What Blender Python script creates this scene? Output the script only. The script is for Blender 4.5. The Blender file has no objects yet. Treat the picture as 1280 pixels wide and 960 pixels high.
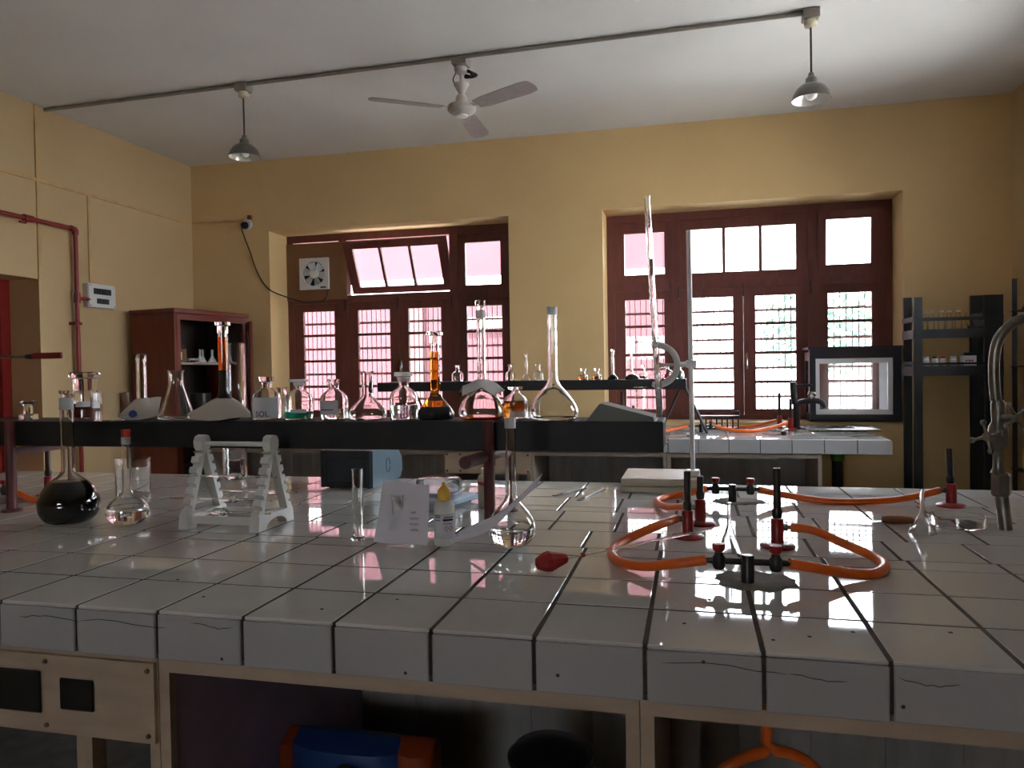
import bpy, bmesh, math, random
from mathutils import Vector, Matrix

random.seed(7)
R = math.radians
PI = math.pi
scene = bpy.context.scene
col = scene.collection

# ------------------------------------------------------------------ camera
CAM_Z = 1.38916
def cam_axes(yaw, pitch, roll):
    r = Vector((math.cos(yaw), math.sin(yaw), 0)); f0 = Vector((-math.sin(yaw), math.cos(yaw), 0)); u0 = Vector((0, 0, 1))
    f = f0 * math.cos(pitch) + u0 * math.sin(pitch)
    u = u0 * math.cos(pitch) - f0 * math.sin(pitch)
    return r * math.cos(roll) - u * math.sin(roll), f, u * math.cos(roll) + r * math.sin(roll)
cr, cf, cu = cam_axes(R(13.4842), R(-1.10505), R(0.90494))
cd = bpy.data.cameras.new('camera')
cam = bpy.data.objects.new('camera', cd); col.objects.link(cam)
cd.sensor_width = 36.0; cd.lens = 940.344 / 1280 * 36.0; cd.clip_start = 0.02; cd.clip_end = 300
M = Matrix((cr, cu, -cf)).transposed().to_4x4(); M.translation = Vector((0, 0, CAM_Z)); cam.matrix_world = M
scene.camera = cam

# ------------------------------------------------------------------ world, sun, exposure
world = bpy.data.worlds.new('sky'); scene.world = world; world.use_nodes = True
wn = world.node_tree.nodes; wl = world.node_tree.links
bg = wn['Background']
tc = wn.new('ShaderNodeTexCoord'); sep = wn.new('ShaderNodeSeparateXYZ'); rmp = wn.new('ShaderNodeValToRGB')
wl.new(tc.outputs['Generated'], sep.inputs[0]); wl.new(sep.outputs['Z'], rmp.inputs[0])
rmp.color_ramp.elements[0].position = 0.0; rmp.color_ramp.elements[0].color = (0.95, 0.97, 1.0, 1)
rmp.color_ramp.elements[1].position = 0.6; rmp.color_ramp.elements[1].color = (0.72, 0.85, 1.0, 1)
wl.new(rmp.outputs[0], bg.inputs['Color']); bg.inputs['Strength'].default_value = 3.2
sd = bpy.data.lights.new('sun', 'SUN'); sd.energy = 6.0; sd.angle = R(0.6); sd.color = (1.0, 0.95, 0.88)
sun = bpy.data.objects.new('sun', sd); col.objects.link(sun)
sun.rotation_euler = Vector((0.38, 0.62, -0.95)).to_track_quat('-Z', 'Y').to_euler()
vs = scene.view_settings
scene.display_settings.display_device = 'sRGB'
vs.view_transform = 'Standard'; vs.look = 'None'; vs.gamma = 1.0; vs.use_curve_mapping = False
vs.exposure = 2.8
cy = scene.cycles
cy.max_bounces = 16; cy.transmission_bounces = 16; cy.glossy_bounces = 8; cy.diffuse_bounces = 6; cy.transparent_max_bounces = 24
cy.use_denoising = True
cy.sample_clamp_indirect = 6.0
cy.blur_glossy = 0.5

# ------------------------------------------------------------------ materials
MT = {}
def mat(name, color, rough=0.5, metal=0.0, spec=0.5, trans=0.0, ior=1.45, var=0.0, scale=8.0, bump=0.0, bscale=40.0,
        coat=0.0, rnd=0.0, color2=None, stretch=None, emit=None):
    m = bpy.data.materials.new(name); m.use_nodes = True
    nt = m.node_tree; b = nt.nodes['Principled BSDF']
    b.inputs['Base Color'].default_value = (*color, 1); b.inputs['Roughness'].default_value = rough
    b.inputs['Metallic'].default_value = metal; b.inputs['Specular IOR Level'].default_value = spec
    b.inputs['Transmission Weight'].default_value = trans; b.inputs['IOR'].default_value = ior
    b.inputs['Coat Weight'].default_value = coat; b.inputs['Coat Roughness'].default_value = 0.05
    if var > 0 or color2 or bump > 0 or rnd > 0:
        t = nt.nodes.new('ShaderNodeTexCoord'); mp = nt.nodes.new('ShaderNodeMapping')
        nt.links.new(t.outputs['Object'], mp.inputs[0])
        if stretch: mp.inputs['Scale'].default_value = stretch
        if rnd > 0:
            oi = nt.nodes.new('ShaderNodeObjectInfo'); sc_ = nt.nodes.new('ShaderNodeVectorMath'); sc_.operation = 'SCALE'
            cb = nt.nodes.new('ShaderNodeCombineXYZ')
            for k in range(3): nt.links.new(oi.outputs['Random'], cb.inputs[k])
            nt.links.new(cb.outputs[0], sc_.inputs[0]); sc_.inputs['Scale'].default_value = 57.0
            nt.links.new(sc_.outputs[0], mp.inputs['Location'])
    if var > 0 or color2:
        n = nt.nodes.new('ShaderNodeTexNoise'); n.inputs['Scale'].default_value = scale; n.inputs['Detail'].default_value = 6
        nt.links.new(mp.outputs[0], n.inputs['Vector'])
        mx = nt.nodes.new('ShaderNodeMix'); mx.data_type = 'RGBA'
        c2 = color2 if color2 else tuple(c * (1 - var) for c in color)
        mx.inputs[6].default_value = (*color, 1); mx.inputs[7].default_value = (*c2, 1)
        rp = nt.nodes.new('ShaderNodeMapRange'); rp.inputs['From Min'].default_value = 0.35; rp.inputs['From Max'].default_value = 0.7
        nt.links.new(n.outputs['Fac'], rp.inputs['Value']); nt.links.new(rp.outputs[0], mx.inputs[0])
        out = mx.outputs[2]
        if rnd > 0:
            hs = nt.nodes.new('ShaderNodeHueSaturation'); mr = nt.nodes.new('ShaderNodeMapRange')
            mr.inputs['To Min'].default_value = 1 - rnd; mr.inputs['To Max'].default_value = 1 + rnd
            nt.links.new(oi.outputs['Random'], mr.inputs['Value']); nt.links.new(mr.outputs[0], hs.inputs['Value'])
            nt.links.new(out, hs.inputs['Color']); out = hs.outputs[0]
        nt.links.new(out, b.inputs['Base Color'])
    if bump > 0:
        n2 = nt.nodes.new('ShaderNodeTexNoise'); n2.inputs['Scale'].default_value = bscale; n2.inputs['Detail'].default_value = 4
        nt.links.new(mp.outputs[0], n2.inputs['Vector'])
        bp = nt.nodes.new('ShaderNodeBump'); bp.inputs['Strength'].default_value = bump; bp.inputs['Distance'].default_value = 0.01
        nt.links.new(n2.outputs['Fac'], bp.inputs['Height']); nt.links.new(bp.outputs[0], b.inputs['Normal'])
    MT[name] = m
    return m

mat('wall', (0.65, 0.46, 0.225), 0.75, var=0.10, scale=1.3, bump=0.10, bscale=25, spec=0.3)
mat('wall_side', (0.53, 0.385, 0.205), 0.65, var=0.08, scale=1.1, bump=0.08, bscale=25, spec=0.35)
mat('ceiling', (0.74, 0.735, 0.72), 0.8, var=0.10, scale=0.9, bump=0.05, bscale=18, spec=0.2)
mat('floor', (0.46, 0.43, 0.39), 0.5, var=0.25, scale=3)
mat('red_wood', (0.15, 0.041, 0.032), 0.42, var=0.30, scale=5, stretch=(6, 6, 1), bump=0.1, bscale=20)
mat('cabinet_red', (0.17, 0.030, 0.018), 0.38, var=0.25, scale=4, stretch=(5, 5, 1))
mat('cabinet_inside', (0.06, 0.042, 0.034), 0.6, var=0.2, scale=5)
mat('red_paint', (0.22, 0.014, 0.012), 0.35, var=0.2, scale=9)
mat('maroon_paint', (0.125, 0.028, 0.026), 0.5, var=0.35, scale=14, bump=0.15, bscale=60)
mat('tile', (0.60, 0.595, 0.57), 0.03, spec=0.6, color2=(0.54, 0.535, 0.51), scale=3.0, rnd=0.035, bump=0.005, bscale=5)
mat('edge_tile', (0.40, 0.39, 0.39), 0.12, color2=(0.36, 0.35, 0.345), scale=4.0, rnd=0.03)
mat('grout', (0.06, 0.045, 0.036), 0.9, var=0.5, scale=30)
mat('crack', (0.03, 0.022, 0.018), 0.9)
mat('cream_wood', (0.45, 0.34, 0.24), 0.55, var=0.18, scale=6, stretch=(1, 1, 4))
mat('cream_wood_dull', (0.34, 0.275, 0.215), 0.6, var=0.2, scale=5)
mat('grey_board', (0.34, 0.32, 0.30), 0.7, var=0.3, scale=4, stretch=(4, 4, 0.7))
mat('purple_board', (0.50, 0.42, 0.60), 0.7, var=0.2, scale=4)
mat('black_wood', (0.012, 0.0115, 0.013), 0.5, spec=0.3, color2=(0.022, 0.021, 0.022), scale=7, bump=0.06, bscale=30)
mat('black_plastic', (0.012, 0.012, 0.012), 0.3)
mat('black_iron', (0.02, 0.02, 0.022), 0.45, var=0.3, scale=20)
mat('black_steel', (0.016, 0.017, 0.020), 0.6, var=0.2, scale=12)
mat('steel', (0.55, 0.55, 0.54), 0.25, metal=1.0, var=0.2, scale=9)
mat('foil', (0.62, 0.63, 0.64), 0.25, metal=1.0, bump=0.6, bscale=22)
mat('screw', (0.17, 0.13, 0.09), 0.4, metal=0.8)
mat('brass_dull', (0.25, 0.23, 0.20), 0.34, metal=0.9, var=0.35, scale=25, bump=0.15, bscale=60)
mat('white_plastic', (0.70, 0.70, 0.68), 0.4, var=0.06, scale=6)
mat('white_paint', (0.84, 0.86, 0.88), 0.4, var=0.08, scale=8)
mat('fan_paint', (0.50, 0.46, 0.42), 0.45, var=0.2, scale=8)
mat('blade_paint', (0.30, 0.26, 0.24), 0.4, var=0.3, scale=12, stretch=(1, 6, 1))
mat('lamp_enamel', (0.16, 0.155, 0.135), 0.3, metal=0.4, var=0.2, scale=12)
mat('lamp_inside', (0.75, 0.74, 0.70), 0.3, metal=0.5)
mat('bulb_glass', (0.85, 0.85, 0.82), 0.2)
mat('conduit', (0.27, 0.24, 0.21), 0.5, var=0.15, scale=10)
mat('wall_conduit', (0.56, 0.37, 0.165), 0.6, var=0.2, scale=10)
mat('wire', (0.03, 0.022, 0.02), 0.5)
mat('cardboard', (0.21, 0.105, 0.048), 0.8, var=0.2, scale=3)
mat('cream_paint', (0.48, 0.43, 0.32), 0.4, var=0.12, scale=7)
mat('hose', (0.86, 0.15, 0.018), 0.33, var=0.25, scale=12)
mat('rubber_red', (0.33, 0.012, 0.012), 0.42, var=0.15, scale=20)
mat('rubber_stopper', (0.42, 0.025, 0.015), 0.5)
mat('burner_red', (0.26, 0.010, 0.012), 0.3, var=0.2, scale=20)
mat('burner_barrel', (0.055, 0.042, 0.038), 0.4, metal=0.6, var=0.4, scale=30)
mat('tap_black', (0.030, 0.027, 0.027), 0.35, metal=0.3, var=0.3, scale=30)
mat('cement', (0.22, 0.205, 0.18), 0.9, var=0.35, scale=14, bump=0.5, bscale=40)
mat('paper', (0.66, 0.65, 0.66), 0.8, var=0.06, scale=9)
mat('paper_tan', (0.50, 0.46, 0.40), 0.85, var=0.08, scale=9)
mat('paper_lilac', (0.72, 0.71, 0.80), 0.8, var=0.06, scale=9)
mat('label_white', (0.62, 0.63, 0.68), 0.7)
mat('ink', (0.02, 0.02, 0.05), 0.7)
mat('ink_red', (0.45, 0.02, 0.02), 0.6)
mat('blue_dot', (0.015, 0.035, 0.20), 0.6)
mat('folder_grey', (0.17, 0.19, 0.175), 0.6, var=0.1, scale=6)
mat('yellow_plastic', (0.75, 0.44, 0.05), 0.35)
mat('cream_plastic', (0.62, 0.55, 0.42), 0.4)
mat('instr_black', (0.02, 0.024, 0.028), 0.5)
mat('instr_blue', (0.055, 0.095, 0.125), 0.45, var=0.1, scale=8)
mat('scale_blue', (0.34, 0.44, 0.54), 0.35)
mat('pale_plastic', (0.50, 0.55, 0.62), 0.3)
mat('wood_handle', (0.23, 0.085, 0.028), 0.4, var=0.3, scale=14, stretch=(1, 8, 8))
mat('case_frame', (0.028, 0.028, 0.038), 0.35, var=0.2, scale=6)
mat('case_white', (0.86, 0.88, 0.90), 0.4)
mat('green_plastic', (0.07, 0.20, 0.03), 0.4)
mat('bag_blue', (0.02, 0.06, 0.20), 0.35, var=0.3, scale=7)
mat('bag_orange', (0.34, 0.06, 0.015), 0.4, var=0.2, scale=6)
mat('dark_metal', (0.05, 0.045, 0.042), 0.35, metal=0.7)
mat('switch_white', (0.60, 0.60, 0.60), 0.4)
mat('black_liquid', (0.004, 0.004, 0.007), 0.04)
mat('dark_liquid', (0.028, 0.031, 0.042), 0.06)
mat('red_liquid', (0.11, 0.006, 0.006), 0.1)
mat('amber_liquid', (0.80, 0.24, 0.015), 0.0, trans=1.0, ior=1.33)
mat('orange_liquid', (0.85, 0.16, 0.01), 0.0, trans=0.8, ior=1.33)
mat('brown_liquid', (0.36, 0.10, 0.012), 0.0, trans=0.8, ior=1.33)
mat('green_liquid', (0.01, 0.55, 0.32), 0.1, trans=0.5, ior=1.33)
mat('pink_liquid', (0.75, 0.20, 0.26), 0.0, trans=0.7, ior=1.33)
mat('blue_grey_liquid', (0.60, 0.68, 0.74), 0.0, trans=0.85, ior=1.33)
mat('water', (0.97, 0.98, 0.98), 0.0, trans=1.0, ior=1.33)
mat('frosted', (0.80, 0.81, 0.81), 0.45, trans=0.55, ior=1.45)
mat('glass', (0.985, 0.99, 0.985), 0.0, trans=1.0, ior=1.47)
mat('bottle_plastic', (0.80, 0.80, 0.76), 0.35, trans=0.35, ior=1.2)
mat('clear_plastic', (0.90, 0.93, 0.95), 0.05, trans=0.95, ior=1.2)
mat('facade', (0.095, 0.042, 0.048), 0.95, spec=0.0, var=0.12, scale=0.6)
mat('facade_pale', (0.11, 0.062, 0.062), 0.95, spec=0.0, var=0.1, scale=0.6)
mat('facade_white', (0.8, 0.8, 0.8), 0.8, var=0.05, scale=1)
mat('yard', (0.60, 0.57, 0.53), 0.9, var=0.2, scale=0.5)
mat('leaf', (0.10, 0.24, 0.16), 0.6, var=0.3, scale=2)
mat('bark', (0.10, 0.07, 0.05), 0.9, var=0.3, scale=8)
mat('grille_iron', (0.20, 0.10, 0.10), 0.5, var=0.2, scale=20)
def thin_glass(name, haze):
    m = bpy.data.materials.new(name); m.use_nodes = True; nt = m.node_tree; nt.nodes.clear()
    o = nt.nodes.new('ShaderNodeOutputMaterial'); tr = nt.nodes.new('ShaderNodeBsdfTransparent'); gl = nt.nodes.new('ShaderNodeBsdfGlossy')
    gl.inputs['Roughness'].default_value = 0.02; fr = nt.nodes.new('ShaderNodeFresnel'); fr.inputs['IOR'].default_value = 1.45
    mx = nt.nodes.new('ShaderNodeMixShader'); nt.links.new(fr.outputs[0], mx.inputs[0]); nt.links.new(tr.outputs[0], mx.inputs[1]); nt.links.new(gl.outputs[0], mx.inputs[2])
    tl = nt.nodes.new('ShaderNodeBsdfTranslucent'); tl.inputs['Color'].default_value = (0.9, 0.9, 0.9, 1)
    n = nt.nodes.new('ShaderNodeTexNoise'); n.inputs['Scale'].default_value = 14; n.inputs['Detail'].default_value = 8
    t = nt.nodes.new('ShaderNodeTexCoord'); nt.links.new(t.outputs['Object'], n.inputs['Vector'])
    mr = nt.nodes.new('ShaderNodeMapRange'); mr.inputs['From Min'].default_value = 0.35; mr.inputs['From Max'].default_value = 0.8
    mr.inputs['To Min'].default_value = haze * 0.3; mr.inputs['To Max'].default_value = haze * 2
    nt.links.new(n.outputs['Fac'], mr.inputs['Value'])
    m2 = nt.nodes.new('ShaderNodeMixShader'); nt.links.new(mr.outputs[0], m2.inputs[0]); nt.links.new(mx.outputs[0], m2.inputs[1]); nt.links.new(tl.outputs[0], m2.inputs[2])
    nt.links.new(m2.outputs[0], o.inputs['Surface']); MT[name] = m
thin_glass('pane', 0.002)
thin_glass('case_glass', 0.02)

# ------------------------------------------------------------------ mesh helpers
class MB:
    def __init__(s): s.v = []; s.f = []; s.sm = []
    def add(s, vs_, fs, smooth=False):
        n = len(s.v); s.v += [tuple(v) for v in vs_]
        for f in fs: s.f.append(tuple(i + n for i in f)); s.sm.append(smooth)
        return s
    def box(s, x0, x1, y0, y1, z0, z1, b=0.0):
        if b <= 0:
            vs_ = [(x, y, z) for z in (z0, z1) for y in (y0, y1) for x in (x0, x1)]
            return s.add(vs_, [(0, 2, 3, 1), (4, 5, 7, 6), (0, 1, 5, 4), (2, 6, 7, 3), (0, 4, 6, 2), (1, 3, 7, 5)])
        bm = bmesh.new(); bmesh.ops.create_cube(bm, size=1)
        for v in bm.verts: v.co = ((x0 + x1) / 2 + v.co.x * (x1 - x0), (y0 + y1) / 2 + v.co.y * (y1 - y0), (z0 + z1) / 2 + v.co.z * (z1 - z0))
        bmesh.ops.bevel(bm, geom=bm.edges[:], offset=b, segments=1, affect='EDGES', profile=0.5)
        bm.verts.ensure_lookup_table()
        for i, v in enumerate(bm.verts): v.index = i
        s.add([v.co[:] for v in bm.verts], [tuple(v.index for v in f.verts) for f in bm.faces]); bm.free(); return s
    def lathe(s, prof, seg=32, c=(0, 0, 0), axis=None, smooth=True):
        """prof: list of (r, z); r==0 ends become poles"""
        rot = Vector((0, 0, 1)).rotation_difference(Vector(axis).normalized()) if axis else None
        vs_, rings, fs = [], [], []
        for r, z in prof:
            if r <= 1e-7:
                rings.append([len(vs_)]); vs_.append(Vector((0, 0, z)))
            else:
                rings.append(list(range(len(vs_), len(vs_) + seg)))
                for k in range(seg):
                    a = 2 * PI * k / seg; vs_.append(Vector((r * math.cos(a), r * math.sin(a), z)))
        for A, B in zip(rings, rings[1:]):
            if len(A) == 1 and len(B) == 1: continue
            for k in range(seg):
                k2 = (k + 1) % seg
                if len(A) == 1: fs.append((A[0], B[k2], B[k]))
                elif len(B) == 1: fs.append((A[k], A[k2], B[0]))
                else: fs.append((A[k], A[k2], B[k2], B[k]))
        if rot: vs_ = [rot @ v for v in vs_]
        return s.add([v + Vector(c) for v in vs_], fs, smooth)
    def tube(s, pts, r, seg=12, smooth=True, cap=True):
        pts = [Vector(p_) for p_ in pts]; n = len(pts); rs = r if isinstance(r, (list, tuple)) else [r] * n
        vs_, fs = [], []; up = None
        for i, p_ in enumerate(pts):
            t = (pts[min(i + 1, n - 1)] - pts[max(i - 1, 0)]).normalized()
            if up is None:
                up = Vector((0, 0, 1)) if abs(t.z) < 0.9 else Vector((1, 0, 0))
            u = (up - t * up.dot(t)).normalized(); w = t.cross(u); up = u
            for k in range(seg):
                a = 2 * PI * k / seg; vs_.append(p_ + (u * math.cos(a) + w * math.sin(a)) * rs[i])
        for i in range(n - 1):
            for k in range(seg):
                k2 = (k + 1) % seg; fs.append((i * seg + k, i * seg + k2, (i + 1) * seg + k2, (i + 1) * seg + k))
        if cap: fs.append(tuple(reversed(range(seg)))); fs.append(tuple(range((n - 1) * seg, n * seg)))
        return s.add(vs_, fs, smooth)
    def prism(s, poly, a0, a1, plane='xz'):
        """extrude polygon: plane 'xz' along y, 'yz' along x, 'xy' along z"""
        n = len(poly)
        def P(q, a): return {'xz': (q[0], a, q[1]), 'yz': (a, q[0], q[1]), 'xy': (q[0], q[1], a)}[plane]
        vs_ = [P(q, a0) for q in poly] + [P(q, a1) for q in poly]
        fs = [tuple(range(n)), tuple(reversed(range(n, 2 * n)))] + [(i, i + n, (i + 1) % n + n, (i + 1) % n) for i in range(n)]
        return s.add(vs_, fs)
    def sheet(s, grid, t=0.0006):
        """grid of points [row][col] thickened"""
        nr, nc = len(grid), len(grid[0]); P = [[Vector(q) for q in r_] for r_ in grid]; N = []
        for i in range(nr):
            for j in range(nc):
                du = P[i][min(j + 1, nc - 1)] - P[i][max(j - 1, 0)]; dv = P[min(i + 1, nr - 1)][j] - P[max(i - 1, 0)][j]
                N.append(du.cross(dv).normalized() * t * 0.5)
        fl = [q for r_ in P for q in r_]; n = nr * nc
        vs_ = [a + b for a, b in zip(fl, N)] + [a - b for a, b in zip(fl, N)]; fs = []
        for i in range(nr - 1):
            for j in range(nc - 1):
                a, b, c_, d = i * nc + j, i * nc + j + 1, (i + 1) * nc + j + 1, (i + 1) * nc + j
                fs.append((a, b, c_, d)); fs.append((d + n, c_ + n, b + n, a + n))
        for j in range(nc - 1):
            fs.append((j, j + n, j + 1 + n, j + 1)); k = (nr - 1) * nc + j; fs.append((k, k + 1, k + 1 + n, k + n))
        for i in range(nr - 1):
            a, b = i * nc, (i + 1) * nc; fs.append((a, b, b + n, a + n)); a, b = a + nc - 1, b + nc - 1; fs.append((a, a + n, b + n, b))
        return s.add(vs_, fs, True)
    def mesh(s, name):
        me = bpy.data.meshes.new(name); me.from_pydata(s.v, [], s.f); me.polygons.foreach_set('use_smooth', s.sm)
        bm = bmesh.new(); bm.from_mesh(me); bmesh.ops.recalc_face_normals(bm, faces=bm.faces[:]); bm.to_mesh(me); bm.free()
        if any(s.sm): me.set_sharp_from_angle(angle=R(42))
        me.update(); return me
    def build(s, name, material, parent=None, label=None):
        me = s.mesh(name)
        me.materials.append(MT[material])
        return link(name, me, parent, label)

def link(name, me, parent=None, label=None, loc=None):
    o = bpy.data.objects.new(name, me); col.objects.link(o)
    if parent: o.parent = parent
    if label: o['label'] = label
    if loc: o.location = loc
    return o
def tag(o, label, cat, group=None):
    o['label'] = label; o['category'] = cat
    if group: o['group'] = group
    return o
def thing(name, label, cat, loc=(0, 0, 0), rz=0.0, group=None):
    o = bpy.data.objects.new(name, None); col.objects.link(o); o.empty_display_size = 0.05
    o.location = loc; o.rotation_euler = (0, 0, rz)
    return tag(o, label, cat, group)
def setting(name, loc=(0, 0, 0)):
    o = bpy.data.objects.new(name, None); col.objects.link(o); o.location = loc; o['kind'] = 'structure'; return o
def struct(o): o['kind'] = 'structure'; return o
def box(name, m, x0, x1, y0, y1, z0, z1, parent=None, b=0.0, label=None): return MB().box(x0, x1, y0, y1, z0, z1, b).build(name, m, parent, label)

def grid_panel(xs, zs, holes, a0, a1, plane='xz'):
    """one welded slab from cells xs*zs without the hole cells, a0..a1 thick"""
    mb = MB(); idx = {}; nx, nz = len(xs) - 1, len(zs) - 1
    solid = {(i, j) for i in range(nx) for j in range(nz) if (i, j) not in holes}
    def V(i, j, k):
        key = (i, j, k)
        if key not in idx:
            a = (a0, a1)[k]; q = (xs[i], zs[j]); idx[key] = len(mb.v)
            mb.v.append({'xz': (q[0], a, q[1]), 'yz': (a, q[0], q[1]), 'xy': (q[0], q[1], a)}[plane])
        return idx[key]
    def F(*f): mb.f.append(f); mb.sm.append(False)
    for i, j in solid:
        F(V(i, j, 0), V(i + 1, j, 0), V(i + 1, j + 1, 0), V(i, j + 1, 0)); F(V(i, j + 1, 1), V(i + 1, j + 1, 1), V(i + 1, j, 1), V(i, j, 1))
        if (i - 1, j) not in solid: F(V(i, j, 0), V(i, j + 1, 0), V(i, j + 1, 1), V(i, j, 1))
        if (i + 1, j) not in solid: F(V(i + 1, j, 0), V(i + 1, j, 1), V(i + 1, j + 1, 1), V(i + 1, j + 1, 0))
        if (i, j - 1) not in solid: F(V(i, j, 0), V(i, j, 1), V(i + 1, j, 1), V(i + 1, j, 0))
        if (i, j + 1) not in solid: F(V(i, j + 1, 0), V(i + 1, j + 1, 0), V(i + 1, j + 1, 1), V(i, j + 1, 1))
    return mb
def holed(xs0, xs1, zs0, zs1, rects, a0, a1, plane='xz'):
    xs = sorted({xs0, xs1, *[r_[0] for r_ in rects], *[r_[1] for r_ in rects]}); zs = sorted({zs0, zs1, *[r_[2] for r_ in rects], *[r_[3] for r_ in rects]})
    hs = {(i, j) for i in range(len(xs) - 1) for j in range(len(zs) - 1) for r_ in rects
          if r_[0] - 1e-6 <= xs[i] and xs[i + 1] <= r_[1] + 1e-6 and r_[2] - 1e-6 <= zs[j] and zs[j + 1] <= r_[3] + 1e-6}
    return grid_panel(xs, zs, hs, a0, a1, plane)
def curve_pts(pts, n=8):
    """Catmull-Rom through points"""
    P = [Vector(q) for q in pts]; P = [P[0] * 2 - P[1]] + P + [P[-1] * 2 - P[-2]]; out = []
    for i in range(1, len(P) - 2):
        for k in range(n):
            t = k / n; a, b, c_, d = P[i - 1], P[i], P[i + 1], P[i + 2]
            out.append(0.5 * ((2 * b) + (c_ - a) * t + (2 * a - 5 * b + 4 * c_ - d) * t * t + (3 * b - a - 3 * c_ + d) * t ** 3))
    out.append(P[-2]); return out
def text_mesh(txt, size, name):
    cu_ = bpy.data.curves.new(name, 'FONT'); cu_.body = txt; cu_.size = size; cu_.align_x = 'CENTER'; cu_.align_y = 'CENTER'; cu_.extrude = 0.0002
    o = bpy.data.objects.new(name, cu_); col.objects.link(o); bpy.context.view_layer.update()
    dg = bpy.context.evaluated_depsgraph_get(); me = bpy.data.meshes.new_from_object(o.evaluated_get(dg)); bpy.data.objects.remove(o); bpy.data.curves.remove(cu_)
    return me

# ------------------------------------------------------------------ the setting
XL, XR, YB, YF, ZC = -4.70, 2.35, 6.40, -3.2, 3.40
BT = 0.90
WX = {2: 0.0, 1: -3.145}
WOPEN = {n: (-0.726 + WX[n], 1.60 + WX[n], 0.93, 2.73) for n in WX}
struct(holed(XL - 0.35, XR + 0.35, -0.1, ZC + 0.1, [WOPEN[1], WOPEN[2]], YB, YB + 0.45).build('wall_back', 'wall'))
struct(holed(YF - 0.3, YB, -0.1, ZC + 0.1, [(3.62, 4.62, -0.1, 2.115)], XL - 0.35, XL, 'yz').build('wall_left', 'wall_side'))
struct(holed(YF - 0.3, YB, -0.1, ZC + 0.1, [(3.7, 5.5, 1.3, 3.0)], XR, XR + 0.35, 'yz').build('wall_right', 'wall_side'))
struct(holed(XL - 0.35, XR + 0.35, -0.1, ZC + 0.1, [(-1.9, -0.5, 1.5, 2.15)], YF - 0.3, YF).build('wall_front', 'wall'))
struct(box('ceiling', 'ceiling', XL - 0.35, XR + 0.35, YF - 0.3, YB + 0.45, ZC, ZC + 0.2))
struct(box('floor', 'floor', XL - 0.35, XR + 0.35, YF - 0.3, YB + 0.45, -0.12, 0.0))

def sash(parent, x0, x1, z0, z1, panes, y0, y1, tilt=None, handle=None):
    """a window leaf: one joined frame with holes, a pane in each"""
    cx, cz = (x0 + x1) / 2, (z0 + z1) / 2; cyy = (y0 + y1) / 2
    loc = [(a - cx, b - cx, c_ - cz, d - cz) for a, b, c_, d in panes]
    s = holed(x0 - cx, x1 - cx, z0 - cz, z1 - cz, loc, y0 - cyy, y1 - cyy).build('window_sash', 'red_wood', parent)
    s.location = (cx, cyy, cz)
    for a, b, c_, d in loc:
        MB().box(a - 0.004, b + 0.004, -0.002, 0.002, c_ - 0.004, d + 0.004).build('pane', 'pane', s)
    if tilt: s.rotation_euler = (tilt, 0, 0)
    return s

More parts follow.
